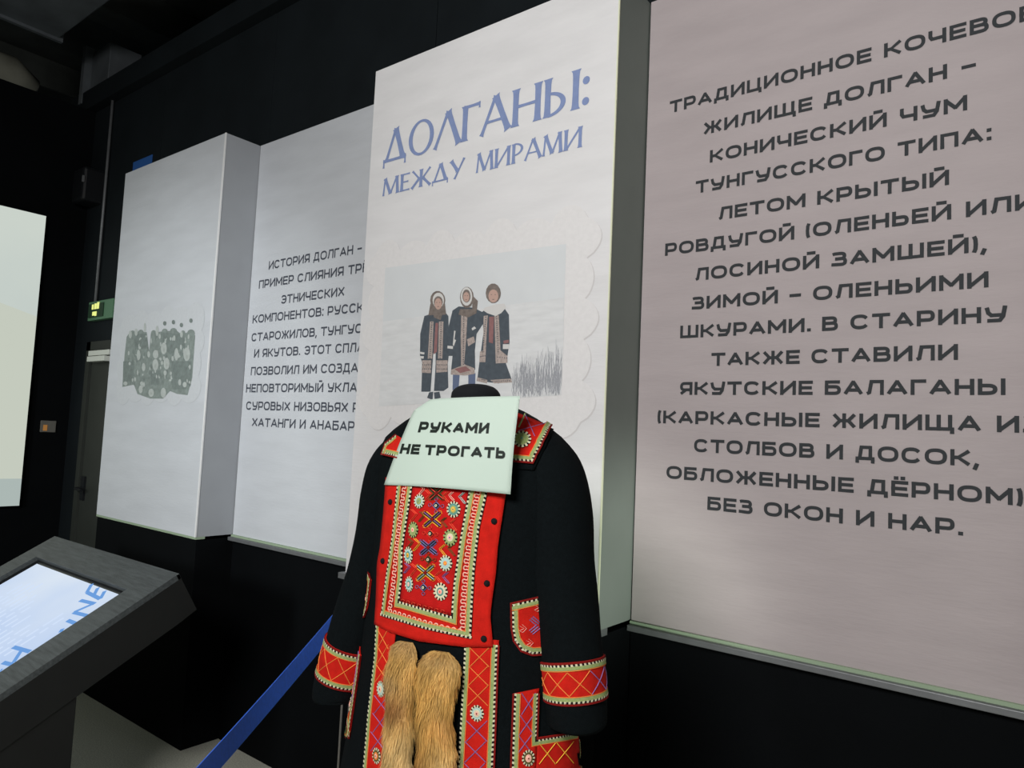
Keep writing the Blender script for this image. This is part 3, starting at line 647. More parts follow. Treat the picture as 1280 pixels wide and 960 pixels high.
def catmull(P, n):
    out = []
    for i in range(len(P)-1):
        p0 = P[max(i-1, 0)]; p1 = P[i]; p2 = P[i+1]; p3 = P[min(i+2, len(P)-1)]
        for k in range(n):
            t = k/n; out.append([.5*((2*b)+(-a+c)*t+(2*a-5*b+4*c-d)*t*t+(-a+3*b-3*c+d)*t**3) for a, b, c, d in zip(p0, p1, p2, p3)])
    out.append(list(P[-1])); return out
def sleeve(path, nm):
    P = catmull(path, 7); N = 40; rows = []; fr = []
    for i, p in enumerate(P):
        a = Vector(P[min(i+1, len(P)-1)][:3]); c = Vector(P[max(i-1, 0)][:3]); t = (a-c).normalized()
        x = Vector((1, 0, 0)); side = 1 if p[0] > 0 else -1
        if abs(t.z) < .7: x = Vector((0, 0, side))*1.0
        yv = t.cross(x).normalized(); xv = yv.cross(t).normalized()
        if abs(t.z) >= .7 and yv.y > 0: pass
        fr.append((Vector(p[:3]), xv, yv, p[3], p[4]))
    # keep frames consistent
    out = []
    for i, (c, xv, yv, rx, ry) in enumerate(fr):
        t = (fr[min(i+1, len(fr)-1)][0]-fr[max(i-1, 0)][0]).normalized()
        yy = Vector((0, 1, 0)); yy = (yy-t*yy.dot(t)).normalized(); xx = yy.cross(t).normalized()
        if i and xx.dot(out[-1][1]) < 0: xx = -xx
        out.append((c, xx, yy, rx, ry))
    if out[-1][1].x < 0: out = [(c, -xx, yy, rx, ry) for c, xx, yy, rx, ry in out]
    for c, xx, yy, rx, ry in out:
        row = []
        for k in range(N):
            f = 2*math.pi*k/N; q = c + xx*rx*math.cos(f) + yy*ry*math.sin(f)
            wr = 1+.012*math.sin(3*f+c.z*40)*(1 if c.z < 1.45 else 0)
            q = c+(q-c)*wr; row.append(L2W(*q))
        rows.append(row)
    m = MB(); m.grid(rows, True)
    bv = BVHTree.FromPolygons([tuple(v) for v in m.v], [tuple(f) for f in m.f])
    o_ = m.build(nm, M['coat'], coat, True); s2 = o_.modifiers.new('thickness', 'SOLIDIFY'); s2.thickness = .003; s2.offset = -1
    o_['label'] = 'black wool sleeve'
    return out, bv
SR = [(.12, 0, 1.572, .05, .06), (.165, 0, 1.562, .052, .068), (.204, -.004, 1.53, .056, .072), (.224, -.008, 1.46, .062, .072), (.235, -.014, 1.36, .064, .070), (.254, -.022, 1.25, .063, .066), (.276, -.032, 1.15, .060, .061), (.290, -.036, 1.06, .058, .060), (.292, -.036, 1.04, .056, .058)]
SL = [(-.13, 0, 1.565, .05, .06), (-.175, 0, 1.552, .052, .072), (-.212, -.004, 1.51, .056, .074), (-.226, -.008, 1.44, .058, .072), (-.234, -.014, 1.32, .06, .069), (-.262, -.02, 1.2, .062, .067), (-.29, -.026, 1.1, .062, .064), (-.318, -.03, .99, .06, .062), (-.32, -.03, .965, .058, .06)]
slR, bvR = sleeve(SR, 'sleeve'); slL, bvL = sleeve(SL, 'sleeve')

# ------------- surfaces for embroidery: px -> (point, normal) -----------------
def hitter(bv):
    def h(x, y):
        d = ray(x, y).normalized(); loc, nr, idx, dist = bv.ray_cast(CAM, d)
        if loc is None:
            # nearest point to the ray
            best = None
            for k in range(60):
                p = CAM+d*(1.1+k*.02); q = bv.find_nearest(p)
                if best is None or q[3] < best[2]: best = (q[0], q[1], q[3])
            loc, nr = best[0], best[1]
        if nr.dot(d) > 0: nr = -nr
        return loc, nr
    return h
hB, hRs, hLs = hitter(bodyB), hitter(bvR), hitter(bvL)
def mirrored(h):
    def g(x, y):
        P, n = h(x, y); lx, ly, lz = toL(P); Q = L2W(-lx-.020, -1.5, lz)
        loc, nr, i, d = bodyB.ray_cast(Q, EY)
        if loc is None: loc, nr, i, d = bodyB.find_nearest(L2W(-lx-.02, ly, lz))
        if nr.dot(EY) > 0: nr = -nr
        return loc, nr
    return g
hM = mirrored(hB)
def smooth_n(path):
    out = []
    for i in range(len(path)):
        a = path[max(0, i-2):i+3]; n = Vector((0, 0, 0))
        for p, q in a: n += q
        out.append((path[i][0], n.normalized()))
    return out
def rs(pts, step=4.):
    out = []
    for (x0, y0), (x1, y1) in zip(pts, pts[1:]):
        n = max(1, int(math.hypot(x1-x0, y1-y0)/step))
        out += [(x0+(x1-x0)*k/n, y0+(y1-y0)*k/n) for k in range(n)]
    out.append(pts[-1]); return out
def path3(pts, h, step=4.): return smooth_n([h(x, y) for x, y in rs(pts, step)])
def at_poly(pts, t):
    L = [0]
    for (x0, y0), (x1, y1) in zip(pts, pts[1:]): L.append(L[-1]+math.hypot(x1-x0, y1-y0))
    s_ = t*L[-1]
    for i in range(len(pts)-1):
        if s_ <= L[i+1]+1e-9:
            k = (s_-L[i])/max(L[i+1]-L[i], 1e-9); return (pts[i][0]+(pts[i+1][0]-pts[i][0])*k, pts[i][1]+(pts[i+1][1]-pts[i][1])*k)
    return pts[-1]
def patch(name, mat, left, right, h, off, th, parent, nr=30, nc=14, label=None, edge=0):
    R1 = []; R2 = []
    for i in range(nr+1):
        a = at_poly(left, i/nr); b_ = at_poly(right, i/nr); r1 = []; r2 = []
        for j in range(nc+1):
            t = j/nc; P, n = h(a[0]+(b_[0]-a[0])*t, a[1]+(b_[1]-a[1])*t)
            o_ = off(i/nr, t) if callable(off) else off
            r1.append(P+n*o_); r2.append(P+n*(o_-th))
        R1.append(r1); R2.append(r2)
    m = MB(); m.shell(R1, R2); o_ = m.build(name, mat, parent, True)
    if label: o_['label'] = label
    return o_
def thread(m, path, wd, ht, lift):
    """raised stitched line: three-sided ridge following the cloth"""
    n = len(path)
    if n < 2: return
    vs = []
    for i, (P, N) in enumerate(path):
        t = path[min(i+1, n-1)][0]-path[max(i-1, 0)][0]
        if t.length < 1e-7: t = Vector((1, 0, 0))
        c = N.cross(t.normalized())
        vs += [P+N*lift+c*wd/2, P+N*(lift+ht), P+N*lift-c*wd/2]
    m.add(vs, [q for i in range(n-1) for q in ((3*i, 3*i+1, 3*i+4, 3*i+3), (3*i+1, 3*i+2, 3*i+5, 3*i+4))])
def band(m, path, a, b_, lift, ht=.0006):
    """flat raised tape between cross offsets a..b along the path"""
    n = len(path); vs = []
    for i, (P, N) in enumerate(path):
        t = (path[min(i+1, n-1)][0]-path[max(i-1, 0)][0]).normalized(); c = N.cross(t)
        if 0 < i < n-1:
            d1 = (P-path[i-1][0]).normalized(); d2 = (path[i+1][0]-P).normalized(); k = max(.5, math.sqrt(max(0, (1+d1.dot(d2))/2))); c = c/k
        vs += [P+c*a+N*lift, P+c*a+N*(lift+ht), P+c*b_+N*(lift+ht), P+c*b_+N*lift]
    fs = []
    for i in range(n-1):
        o_ = 4*i
        fs += [(o_, o_+1, o_+5, o_+4), (o_+1, o_+2, o_+6, o_+5), (o_+2, o_+3, o_+7, o_+6)]
    m.add(vs, fs)
def arclen(path):
    L = [0]
    for i in range(len(path)-1): L.append(L[-1]+(path[i+1][0]-path[i][0]).length)
    return L
def sample(path, L, s_):
    s_ = max(0, min(L[-1], s_))
    for i in range(len(path)-1):
        if s_ <= L[i+1]:
            k = (s_-L[i])/max(L[i+1]-L[i], 1e-9); P = path[i][0].lerp(path[i+1][0], k); N = path[i][1].lerp(path[i+1][1], k).normalized()
            return P, N, (path[i+1][0]-path[i][0]).normalized()
    return path[-1][0], path[-1][1], (path[-1][0]-path[-2][0]).normalized()
def edging(path, parent, sgn=1, lift=.0008, k=1., piping=True, orange=True, period=.0092):
    """from the outer edge inwards: maroon piping, black strip with cream teeth, sage braid, orange line. sgn=+1: inwards is +cross"""
    sgn = -sgn; a0 = .0035*k if piping else 0
    def bd(m, u, v, l, h_): band(m, path, sgn*u, sgn*v, l, h_) if sgn > 0 else band(m, path, sgn*v, sgn*u, l, h_)
    if piping:
        m = MB(); bd(m, 0, .0038*k, lift, .0016); m.build('piping', M['maroon'], parent)
    m = MB(); m.cur = 0; bd(m, a0, a0+.0052*k, lift, .0005)
    m.cur = 1; bd(m, a0+.0048*k, a0+.0118*k, lift, .0012)
    if orange: m.cur = 2; bd(m, a0+.0122*k, a0+.0138*k, lift, .001)
    m.build('braid', [M['s_black'], M['s_green'], M['s_orange']], parent)
    m = MB(); L = arclen(path); n = int(L[-1]/(period*k))
    for q in range(n):
        P, N, t = sample(path, L, (q+.25)*L[-1]/n); c = N.cross(t)*sgn; hw = period*k*.27
        b0 = P+c*(a0+.0004)+N*(lift+.0006); b1 = P+c*(a0+.0056*k)+N*(lift+.0011)
        up_ = N*.0007
        m.add([b0-t*hw, b0+t*hw*.7, b1+t*hw*1.25, b1-t*hw*.9, (b0+b1)/2+up_-t*hw*.5, (b0+b1)/2+up_+t*hw*.6], [(0, 1, 5, 4), (4, 5, 2, 3), (0, 4, 3), (1, 2, 5)])
    o_ = m.build('tooth_stitching', M['s_white'], parent); o_['kind'] = 'stuff'
def disc(m, P, N, ax, ay, r0, r1, z0, z1, n=20, squash=1.):
    vs = [P+N*z0+(ax*math.cos(2*math.pi*k/n)*squash+ay*math.sin(2*math.pi*k/n))*r0 for k in range(n)] + [P+N*z1+(ax*math.cos(2*math.pi*k/n)*squash+ay*math.sin(2*math.pi*k/n))*r1 for k in range(n)]
    m.add(vs, [(k, (k+1) % n, n+(k+1) % n, n+k) for k in range(n)]+([list(range(n, 2*n))] if r1 > 0 else []))
def rosette(x, y, r, h, parent, outer, ring, centre, dot, squash=1., nt=13, mpx=None):
    P, N = h(x, y); Q, _ = h(x, y-r); ay = (Q-P); R_ = ay.length; ay = (ay-N*ay.dot(N)).normalized(); ax = ay.cross(N).normalized()
    R_ = R_ if mpx is None else r*mpx
    m = MB(); m.cur = 0; disc(m, P, N, ax, ay, R_*.97, R_*.95, .0004, .0016, 24, squash)
    m.cur = 1
    for k in range(nt):
        a = 2*math.pi*k/nt; d = ax*math.cos(a)*squash+ay*math.sin(a); tt = ax*-math.sin(a)*squash+ay*math.cos(a)
        hw = R_*.105
        m.add([P+d*R_*.7-tt*hw+N*.0024, P+d*R_*.7+tt*hw+N*.0024, P+d*R_*1.04+tt*hw*1.15+N*.0018, P+d*R_*1.04-tt*hw*1.15+N*.0018, P+d*R_*.88+N*.0032], [(0, 1, 4), (1, 2, 4), (2, 3, 4), (3, 0, 4)])
    m.cur = 2; disc(m, P, N, ax, ay, R_*.76, R_*.72, .001, .003, 20, squash)
    m.cur = 3; disc(m, P, N, ax, ay, R_*.5, R_*.44, .003, .0038, 18, squash)
    m.cur = 4; disc(m, P, N, ax, ay, R_*.3, R_*.22, .0038, .0046, 14, squash)
    m.cur = 5; disc(m, P, N, ax, ay, R_*.12, R_*.08, .0046, .0052, 8, squash)
    return m.build('rosette', [M['s_black'], M['s_white'] if outer != 'green' else M['s_green'], M[ring[0]], M[ring[1]], M[centre], M[dot]], parent)
def lattice(parent, pts_pairs, h, mats, wd=.0019, lift=.0046, name='crisscross_stitching'):
    m = MB()
    for a, b_, k in pts_pairs:
        m.cur = k; thread(m, path3([a, b_], h, 4), wd, .0012, lift)
    return m.build(name, mats, parent)

# ------------- bib (chest panel) -----------------
bibL = [(485.5, 597), (485, 609), (482.7, 642), (478.5, 685), (475, 705), (473.5, 750), (471.5, 780)]
bibR = [(634, 602), (632.5, 620), (629, 642), (623, 684), (620.8, 714), (615, 756), (613.8, 770), (617, 808)]
bot = [(471.5, 780), (489.7, 790), (526, 801), (582.5, 808), (617, 808)]
BO = .0095
def hBib(x, y):
    P, n = hB(x, y); return P+n*BO, n
def bib_grid():
    nr, nc = 40, 30; R1 = []; R2 = []
    for i in range(nr+1):
        t = i/nr; a = at_poly(bibL, t); b_ = at_poly(bibR, t); r1 = []; r2 = []
        for j in range(nc+1):
            u = j/nc; x = a[0]+(b_[0]-a[0])*u; y = a[1]+(b_[1]-a[1])*u
            q = at_poly(bot, u); ch = (471.5+(617-471.5)*u, 780+(808-780)*u)
            y += (q[1]-ch[1])*t**3; x += (q[0]-ch[0])*t**3*.5
            P, n = hB(x, y); o_ = BO-.0016; r1.append(P+n*o_); r2.append(P+n*(o_-.0035))
        R1.append(r1); R2.append(r2)
    m = MB(); m.shell(R1, R2); return m.build('red_bib', M['red'], coat, True)
bib = bib_grid(); bib['label'] = 'red felt embroidered bib'
# inner darker field
patch('bib_field', M['crimson'], [(519, 600), (512, 660), (506, 722), (503.5, 751)], [(590, 606), (578, 670), (569, 740), (567, 769)], hBib, -.0008, .0008, bib, 24, 12, 'crimson embroidered field')
patch('bib_border_strip', M['crimson'], [(506, 600), (494, 745), (489, 757)], [(517, 600), (506, 745), (500, 759)], hBib, -.0009, .0006, bib, 20, 3)
patch('bib_border_strip', M['crimson'], [(594, 606), (577, 757), (574, 790)], [(604, 606), (588, 757), (586, 793)], hBib, -.0009, .0006, bib, 20, 3)
ofr = [(501.5, 598), (494.6, 667.5), (485.5, 731), (480.8, 769), (535, 785.5), (591, 797.5), (593.8, 742), (595.5, 712.5), (602, 656), (613.5, 605)]
edging(path3(ofr, hBib, 3), bib, -1, piping=False)
ifr = [(521, 598), (515, 638), (508, 684), (507, 722), (503.5, 750.5), (567, 769), (567.5, 756), (570, 726), (578, 670), (590, 606)]
edging(path3(ifr, hBib, 3), bib, 1, piping=False)
def meander(name, pts, h, parent, P_, A, mat, wd=.0016, lift=.0008, loop=.45):
    path = path3(pts, h, 3); L = arclen(path); n = int(L[-1]/P_); N_ = n*16; out = []
    for i in range(N_+1):
        s_ = i/N_*n; ph = 2*math.pi*s_
        pos = (s_ - loop*math.sin(2*ph)/2/1.6)*L[-1]/n
        Q, N, t = sample(path, L, pos); out.append((Q+N.cross(t)*A*math.sin(ph), N))
    m = MB(); thread(m, out, wd, .0013, lift); return m.build(name, mat, parent)
meander('wave_stitching', [(510.5, 600), (503.5, 655), (500, 685), (495.5, 735), (491.5, 762)], hBib, bib, .0125, .0052, M['s_pink'], .0027)
meander('wave_stitching', [(491, 764), (530, 777), (560, 785), (583, 790)], hBib, bib, .0128, .0056, M['s_pink'], .0027)
meander('wave_stitching', [(601, 606), (592.5, 655), (586, 700), (581.5, 755), (581, 787)], hBib, bib, .0132, .0056, M['s_pink'], .0027)
meander('loop_stitching', [(506, 750), (530, 757), (562, 765)], hBib, bib, .0145, .003, M['s_coral'], .001, loop=.5)
for a in ((528, 626.7, 7.8, 'w', ('s_cyan', 's_green'), 's_green', 's_teal', .95), (570, 636.6, 8.8, 'w', ('s_teal', 's_green'), 's_yellow', 's_teal', .95), (520.6, 662, 9, 'green', ('s_green', 's_green'), 's_pink', 's_coral', .78),
          (566, 671.5, 9.4, 'green', ('s_green', 's_white'), 's_pink', 's_purple', .95), (514.7, 693.5, 9.2, 'w', ('s_cyan', 's_teal'), 's_yellow', 's_olive', .72), (560.4, 703.4, 8.8, 'w', ('s_cyan', 's_cyan'), 's_orange', 's_yellow', .95),
          (515.5, 729.5, 8.6, 'w', ('s_cyan', 's_teal'), 's_pink', 's_cyan', .68), (554, 738.7, 9.8, 'w', ('s_white', 's_teal'), 's_pink', 's_coral', .95)):
    rosette(a[0], a[1], a[2]*1.1, hBib, bib, a[3], a[4], a[5], a[6], a[7])
def star(x, y, c1, c2, L_=11, rot=0):
    m = MB(); L_ *= 1.22
    for q in range(4):
        a = math.radians(40+90*q+rot) if q % 2 == 0 else math.radians(40+90*q-rot+8)
        ca, sa = math.cos(a), math.sin(a)
        for off, k in ((-2.6, 0), (0, 1), (2.6, 0), (-1.3, 2), (1.3, 2)):
            m.cur = k; ox, oy = -sa*off, ca*off; e = L_*(1-.05*abs(off))
            thread(m, path3([(x+ca*1.6+ox, y+sa*1.6*1.1+oy), (x+ca*e+ox, y+sa*e+oy)], hBib, 3), .0022, .0016, .0003)
        m.cur = 0; thread(m, path3([(x+ca*L_-sa*-2.6, y+sa*L_+ca*-2.6), (x+ca*(L_+1.5), y+sa*(L_+1.5)), (x+ca*L_-sa*2.6, y+sa*L_+ca*2.6)], hBib, 3), .0014, .0014, .0002)
    m.cur = 3; P, N = hBib(x, y); ax = N.cross(Vector((0, 0, 1))).normalized(); ay = N.cross(ax); disc(m, P, N, ax, ay, .0042, .0036, .0012, .003, 12)
    return m.build('star_motif', [M[c1], M[c2], M['s_black'], M['maroon']], bib)
star(543.8, 649, 's_yellow', 's_purple'); star(539, 684, 's_purple', 's_blue', 10.5); star(535.4, 715.3, 's_yellow', 's_cyan', 11)
star(549, 617, 's_olive', 's_coral', 9)
def eye(x, y, c, loops=True, r=4.5):
    m = MB(); m.cur = 0
    thread(m, path3([(x, y-r), (x+r, y), (x, y+r), (x-r, y), (x, y-r)], hBib, 2), .002, .0016, .001)
    P, N = hBib(x, y); ax = N.cross(Vector((0, 0, 1))).normalized(); ay = N.cross(ax)
    m.cur = 1; disc(m, P, N, ax, ay, .0055, .005, .001, .0022, 14)
    m.cur = 2; disc(m, P, N, ax, ay, .003, .0028, .0022, .0036, 12)
    m.cur = 1; disc(m, P, N, ax, ay, .0011, .001, .0036, .004, 8)
    m.cur = 0
    for dx, dy in ((0, -1), (1, .1), (0, 1), (-1, -.1)):
        cx, cy = x+dx*(r+3.2), y+dy*(r+3.2)
        thread(m, path3([(cx+2*math.cos(a), cy+2*math.sin(a)) for a in (2*math.pi*k/8 for k in range(9))], hBib, 2), .0011, .0012, .001)
    return m.build('eye_motif', [M[c], M['s_black'], M['s_white']], bib)
eye(548.7, 632, 's_blue'); eye(541.4, 666.8, 's_coral'); eye(539, 698.9, 's_olive'); eye(532.9, 733.7, 's_blue')
def chev(x, y, c, flip=1, s_=1.):
    m = MB(); s_ *= 1.15
    for k, o_ in enumerate((-1.1, 1.1)):
        thread(m, path3([(x-flip*(2.5)*s_+o_, y-6*s_), (x+flip*3*s_+o_, y-1*s_), (x-flip*3.5*s_+o_, y+7*s_)], hBib, 2), .0017, .0014, .0005)
    thread(m, path3([(x-flip*3.5*s_-1.1, y+7*s_), (x-flip*3.5*s_+1.1, y+7*s_)], hBib, 2), .0017, .0014, .0005)
    m.build('chevron_motif', M[c], bib)
for a in ((521, 643.6, 's_coral', 1), (569, 655, 's_coral', -1), (531, 645, 's_olive', 1, .8), (558, 652, 's_olive', -1, .8), (525, 680, 's_yellow', 1), (556.5, 687, 's_yellow', -1), (567, 686, 's_olive', -1), (517, 678, 's_olive', 1, .7),
          (521, 711, 's_coral', 1), (551, 720, 's_coral', -1), (560, 721, 's_purple', -1, .9), (513, 709, 's_purple', 1, .8), (538, 619, 's_coral', 1, .9), (560, 621, 's_coral', -1, .9), (567, 620, 's_pink', -1, .7), (580, 622, 's_cyan', -1, .9), (531, 612, 's_pink', 1, .7)):
    chev(*a)
for x, y in ((491.8, 627.5), (482.7, 701), (618.8, 651.3), (609.8, 728.5), (606, 797.5)):
    P, N = hBib(x, y); ax = N.cross(Vector((0, 0, 1))).normalized(); ay = N.cross(ax); m = MB()
    m.cur = 0; disc(m, P, N, ax, ay, .0065, .0055, -.001, .002, 16); disc(m, P, N, ax, ay, .0045, .0025, .002, .0042, 14); m.build('button', [M['s_black']], bib, True)

# ------------- front trim strips -----------------
def crosses(cs, wl, parent, h, mats):
    """cs: (x, y, half width, half height, colour index)"""
    segs = []
    for x, y, hw, hh, k in cs:
        segs.append(((x-hw, y-hh), (x+hw, y+hh), k)); segs.append(((x+hw, y-hh), (x-hw, y+hh), k))
    return lattice(parent, segs, h, mats)
LM = [M['s_orange'], M['s_purple'], M['s_yellow']]
stL = patch('front_strip', M['red'], [(473, 772), (470, 820), (462, 890), (456, 958), (452, 1010), (440, 1120)], [(497, 775), (493, 820), (488, 890), (484, 958), (482, 1010), (476, 1120)], hB, .004, .003, coat, 40, 6, 'red embroidered strip left of the fur')
edging(path3([(472, 776), (469.5, 820), (461.5, 890), (455.5, 958), (452, 1010), (440, 1120)], hB, 4), stL, -1, .004, 1.0, piping=False)
crosses([(480.5, 798, 7, 13, 0), (480, 818, 7.5, 13, 0), (479.4, 840, 8.5, 12, 0), (478.6, 880, 8.5, 11, 1), (477, 903, 9, 12, 1), (474.5, 926, 9, 12, 1), (469, 975, 9, 13, 0)], 1, stL, hB, LM)
rosette(478.4, 860.8, 10, lambda x, y: tuple(map(lambda q: q, (hB(x, y)[0]+hB(x, y)[1]*.004, hB(x, y)[1]))), stL, 'w', ('s_cyan', 's_white'), 's_pink', 'maroon', .8)
rosette(473, 944, 10, lambda x, y: (hB(x, y)[0]+hB(x, y)[1]*.004, hB(x, y)[1]), stL, 'w', ('s_olive', 's_orange'), 's_pink', 's_olive', .8)
stR = patch('front_strip', M['red'], [(583, 796), (582, 820), (575.6, 922), (573.5, 958), (570, 1010), (562, 1120)], [(624, 800), (623, 822), (619.5, 922), (618.5, 958), (617, 1010), (614, 1120)], hB, .004, .003, coat, 40, 8, 'red embroidered strip right of the fur')
edging(path3([(581.5, 798), (580.8, 820), (575, 922), (573, 958), (570, 1010), (562, 1120)], hB, 4), stR, -1, .004, .95, piping=False)
edging(path3([(625, 806), (624, 822), (620.5, 922), (619, 958), (617.5, 1010), (614.5, 1120)], hB, 4), stR, 1, .004, .95, piping=True)
crosses([(600, 821, 12, 12, 0), (598.6, 844, 12.5, 12.5, 0), (598, 869, 12.5, 12.5, 0), (596.8, 913, 13, 13, 1), (595, 939, 13, 13, 1), (594, 966, 13, 13, 1)], 1, stR, hB, LM)
h4 = lambda x, y: (hB(x, y)[0]+hB(x, y)[1]*.004, hB(x, y)[1])
rosette(597.2, 890.7, 10, h4, stR, 'w', ('s_cyan', 's_white'), 's_pink', 'maroon', .92)

# ------------- pockets and corner patches (right seen, left mirrored) -----------------
def pocket(h, sg, lb):
    Lf = [(638, 755), (638.5, 785), (641, 800), (650, 813), (662, 818)]; Rt = [(716, 734), (716, 765), (712, 795), (704, 812), (690, 817)]
    pk = patch('pocket', M['red'], Lf, Rt, h, .004, .003, coat, 24, 12, lb)
    edging(path3([(637.5, 753), (638, 785), (641, 801), (650, 814), (664, 819.5), (688, 818), (704, 813), (713, 795), (717, 765), (717, 733)], h, 3), pk, -sg, .004, .95)
    edging(path3([(717, 733), (678, 743.5), (637.5, 753)], h, 3), pk, -sg, .0044, .95)
    m = MB()
    for q, (dx, dy) in enumerate(((1, .9), (-1, .9), (1, -.9), (-1, -.9))):
        for o_ in (-2.2, 0, 2.2):
            m.cur = 0 if o_ else 1
            thread(m, path3([(674+dx*2+o_*dy, 781+dy*2-o_*dx), (674+dx*11+o_*dy, 781+dy*10-o_*dx)], h, 3), .0022, .0014, .0042)
    for dx, dy in ((-18, 4), (0, -22), (-10, 22), (16, 10)):
        m.cur = 2; thread(m, path3([(674+dx-4, 781+dy-5), (674+dx+2, 781+dy), (674+dx-3, 781+dy+5), (674+dx-7, 781+dy+3), (674+dx-1, 781+dy), (674+dx-7, 781+dy-3)], h, 2), .001, .0012, .0042)
    m.build('cross_motif', [M['s_purple'], M['s_blue'], M['s_pink']], pk)
pocket(hB, 1, 'red half-round pocket on the right'); pocket(hM, -1, 'red half-round pocket on the left')
def corner(h, sg, lb):
    v = patch('corner_patch', M['red'], [(641.5, 866.6), (638, 960), (637, 988)], [(673, 860), (671.3, 921), (668, 982)], h, .004, .003, coat, 26, 6, lb)
    patch('patch_arm', M['red'], [(668, 921.8), (666, 982)], [(720, 914.4), (730, 972)], h, .0038, .003, v, 14, 10)
    edging(path3([(640.5, 866), (638.3, 924), (636.5, 988)], h, 3), v, -sg, .004, .95)
    edging(path3([(673.5, 866), (671.5, 921.4), (719.5, 914)], h, 3), v, sg, .004, .8)
    edging(path3([(636, 988), (666, 983), (700, 976), (731, 972)], h, 3), v, -sg, .004, 1.0)
    edging(path3([(722, 915), (731, 972)], h, 3), v, sg, .004, .5, orange=False)
    crosses([(660, 879, 8.5, 13.5, 1), (657.7, 905, 9, 13, 1), (655.5, 929, 8, 11, 1), (683, 941, 10, 13, 2), (704, 940, 10.5, 13.5, 2)], 1, v, h, LM)
    rosette(659.8, 946.5, 9.5, lambda x, y: (h(x, y)[0]+h(x, y)[1]*.004, h(x, y)[1]), v, 'w', ('s_olive', 's_pink'), 's_pink', 'maroon', .85, mpx=.00155)
corner(hB, 1, 'red L-shaped hem patch on the right'); corner(hM, -1, 'red L-shaped hem patch on the left')

# ------------- cuffs -----------------
def cuff(fr, z0, z1, lb, purple):
    """z0 top, z1 bottom of the cuff on the sleeve axis; the whole ring is stitched"""
    def ax(z):
        for i in range(len(fr)-1):
            a, b_ = fr[i], fr[i+1]
            if a[0].z >= z >= b_[0].z and i > 10:
                k = (a[0].z-z)/max(a[0].z-b_[0].z, 1e-9)
                return a[0].lerp(b_[0], k), a[1].lerp(b_[1], k).normalized(), a[2].lerp(b_[2], k).normalized(), a[3]+(b_[3]-a[3])*k, a[4]+(b_[4]-a[4])*k
        return fr[-1]
    def pt(f, z, off):
        c, xx, yy, rx, ry = ax(z); q = c+xx*(rx+off)*math.cos(f)+yy*(ry+off)*math.sin(f)
        n = (xx*math.cos(f)/rx+yy*math.sin(f)/ry).normalized(); P = L2W(*q); Nw = EX*n.x+EY*n.y+Vector((0, 0, n.z)); return P, Nw
    NN = 56; rows = []
    for zz, o_ in ((z0, .001), (z0, .0045), (z0-.004, .005), ((z0+z1)/2, .005), (z1+.004, .005), (z1, .0045), (z1, .001)):
        rows.append([pt(2*math.pi*k/NN, zz, o_)[0] for k in range(NN)])
    m = MB(); m.grid(rows, True); cf = m.build('cuff', M['red'], coat, True); cf['label'] = lb
    ring = lambda z: [pt(2*math.pi*k/72, z, .005) for k in range(73)]
    edging(ring(z0), cf, 1, .0003, .95); edging(ring(z1), cf, -1, .0003, .95)
    a0, a1 = z0-.0165, z1+.0165; n = 9; m = MB()
    for k in range(n):
        fa = 2*math.pi*k/n-2.72; fb = fa+2*math.pi/n
        fm = (math.degrees((fa+fb)/2)+180) % 360-180
        m.cur = 1 if purple and purple[0] < fm < purple[1] else 0
        for za, zb in ((a0, a1), (a1, a0)):
            thread(m, [pt(fa+(fb-fa)*q/8, za+(zb-za)*q/8, .005) for q in range(9)], .0020, .0012, .0004)
    m.build('crisscross_stitching', [M['s_orange'], M['s_purple']], cf)
cuff(slR, 1.160, 1.086, 'red embroidered cuff of the right sleeve', (-50, 70)); cuff(slL, 1.094, 1.008, 'red embroidered cuff of the left sleeve', None)

# ------------- collar squares -----------------
def hSh(x, y):
    c = []
    d = ray(x, y).normalized()
    for bv in (bodyB, bvR, bvL):
        q = bv.ray_cast(CAM, d)
        if q[0] is not None: c.append((q[3], q[0], q[1]))
    if not c: return hB(x, y)
    c.sort(key=lambda a: a[0]); P, n = c[0][1], c[0][2]
    if n.dot(d) > 0: n = -n
    return P, n
patch('collar_backing', M['coat'], [(645, 521), (630, 560), (628, 585)], [(691, 538), (680, 562), (667, 588)], hSh, .004, .004, coat, 16, 10)
cR = patch('collar_panel', M['red'], [(640, 517), (625, 560), (622, 576)], [(687, 536.5), (676, 560), (665.5, 580)], hSh, .0075, .003, coat, 16, 10, 'red embroidered collar square on the right shoulder')
h8 = lambda x, y: (hSh(x, y)[0]+hSh(x, y)[1]*.0075, hSh(x, y)[1])
edging(path3([(688, 535), (677, 559), (666, 580), (622, 576)], h8, 3), cR, 1, .0003, .9)
rosette(652.5, 551.5, 9.5, h8, cR, 'w', ('s_green', 's_green'), 's_green', 's_teal', .95)
lattice(cR, [((655, 522), (668, 548), 1), ((648, 541), (681, 532), 1)], h8, LM, lift=.0003)
m = MB(); thread(m, path3([(655, 521), (648, 537)], h8, 3), .0035, .0012, .0003); m.build('braid', M['s_green'], cR)
cL = patch('collar_panel', M['red'], [(498, 546), (484, 556), (479.5, 568)], [(520, 556), (510, 564), (500, 572)], hSh, .0075, .003, coat, 12, 8, 'red embroidered collar square on the left shoulder')
edging(path3([(498, 545), (485, 555), (480, 569), (500, 574)], h8, 3), cL, -1, .0003, .9)

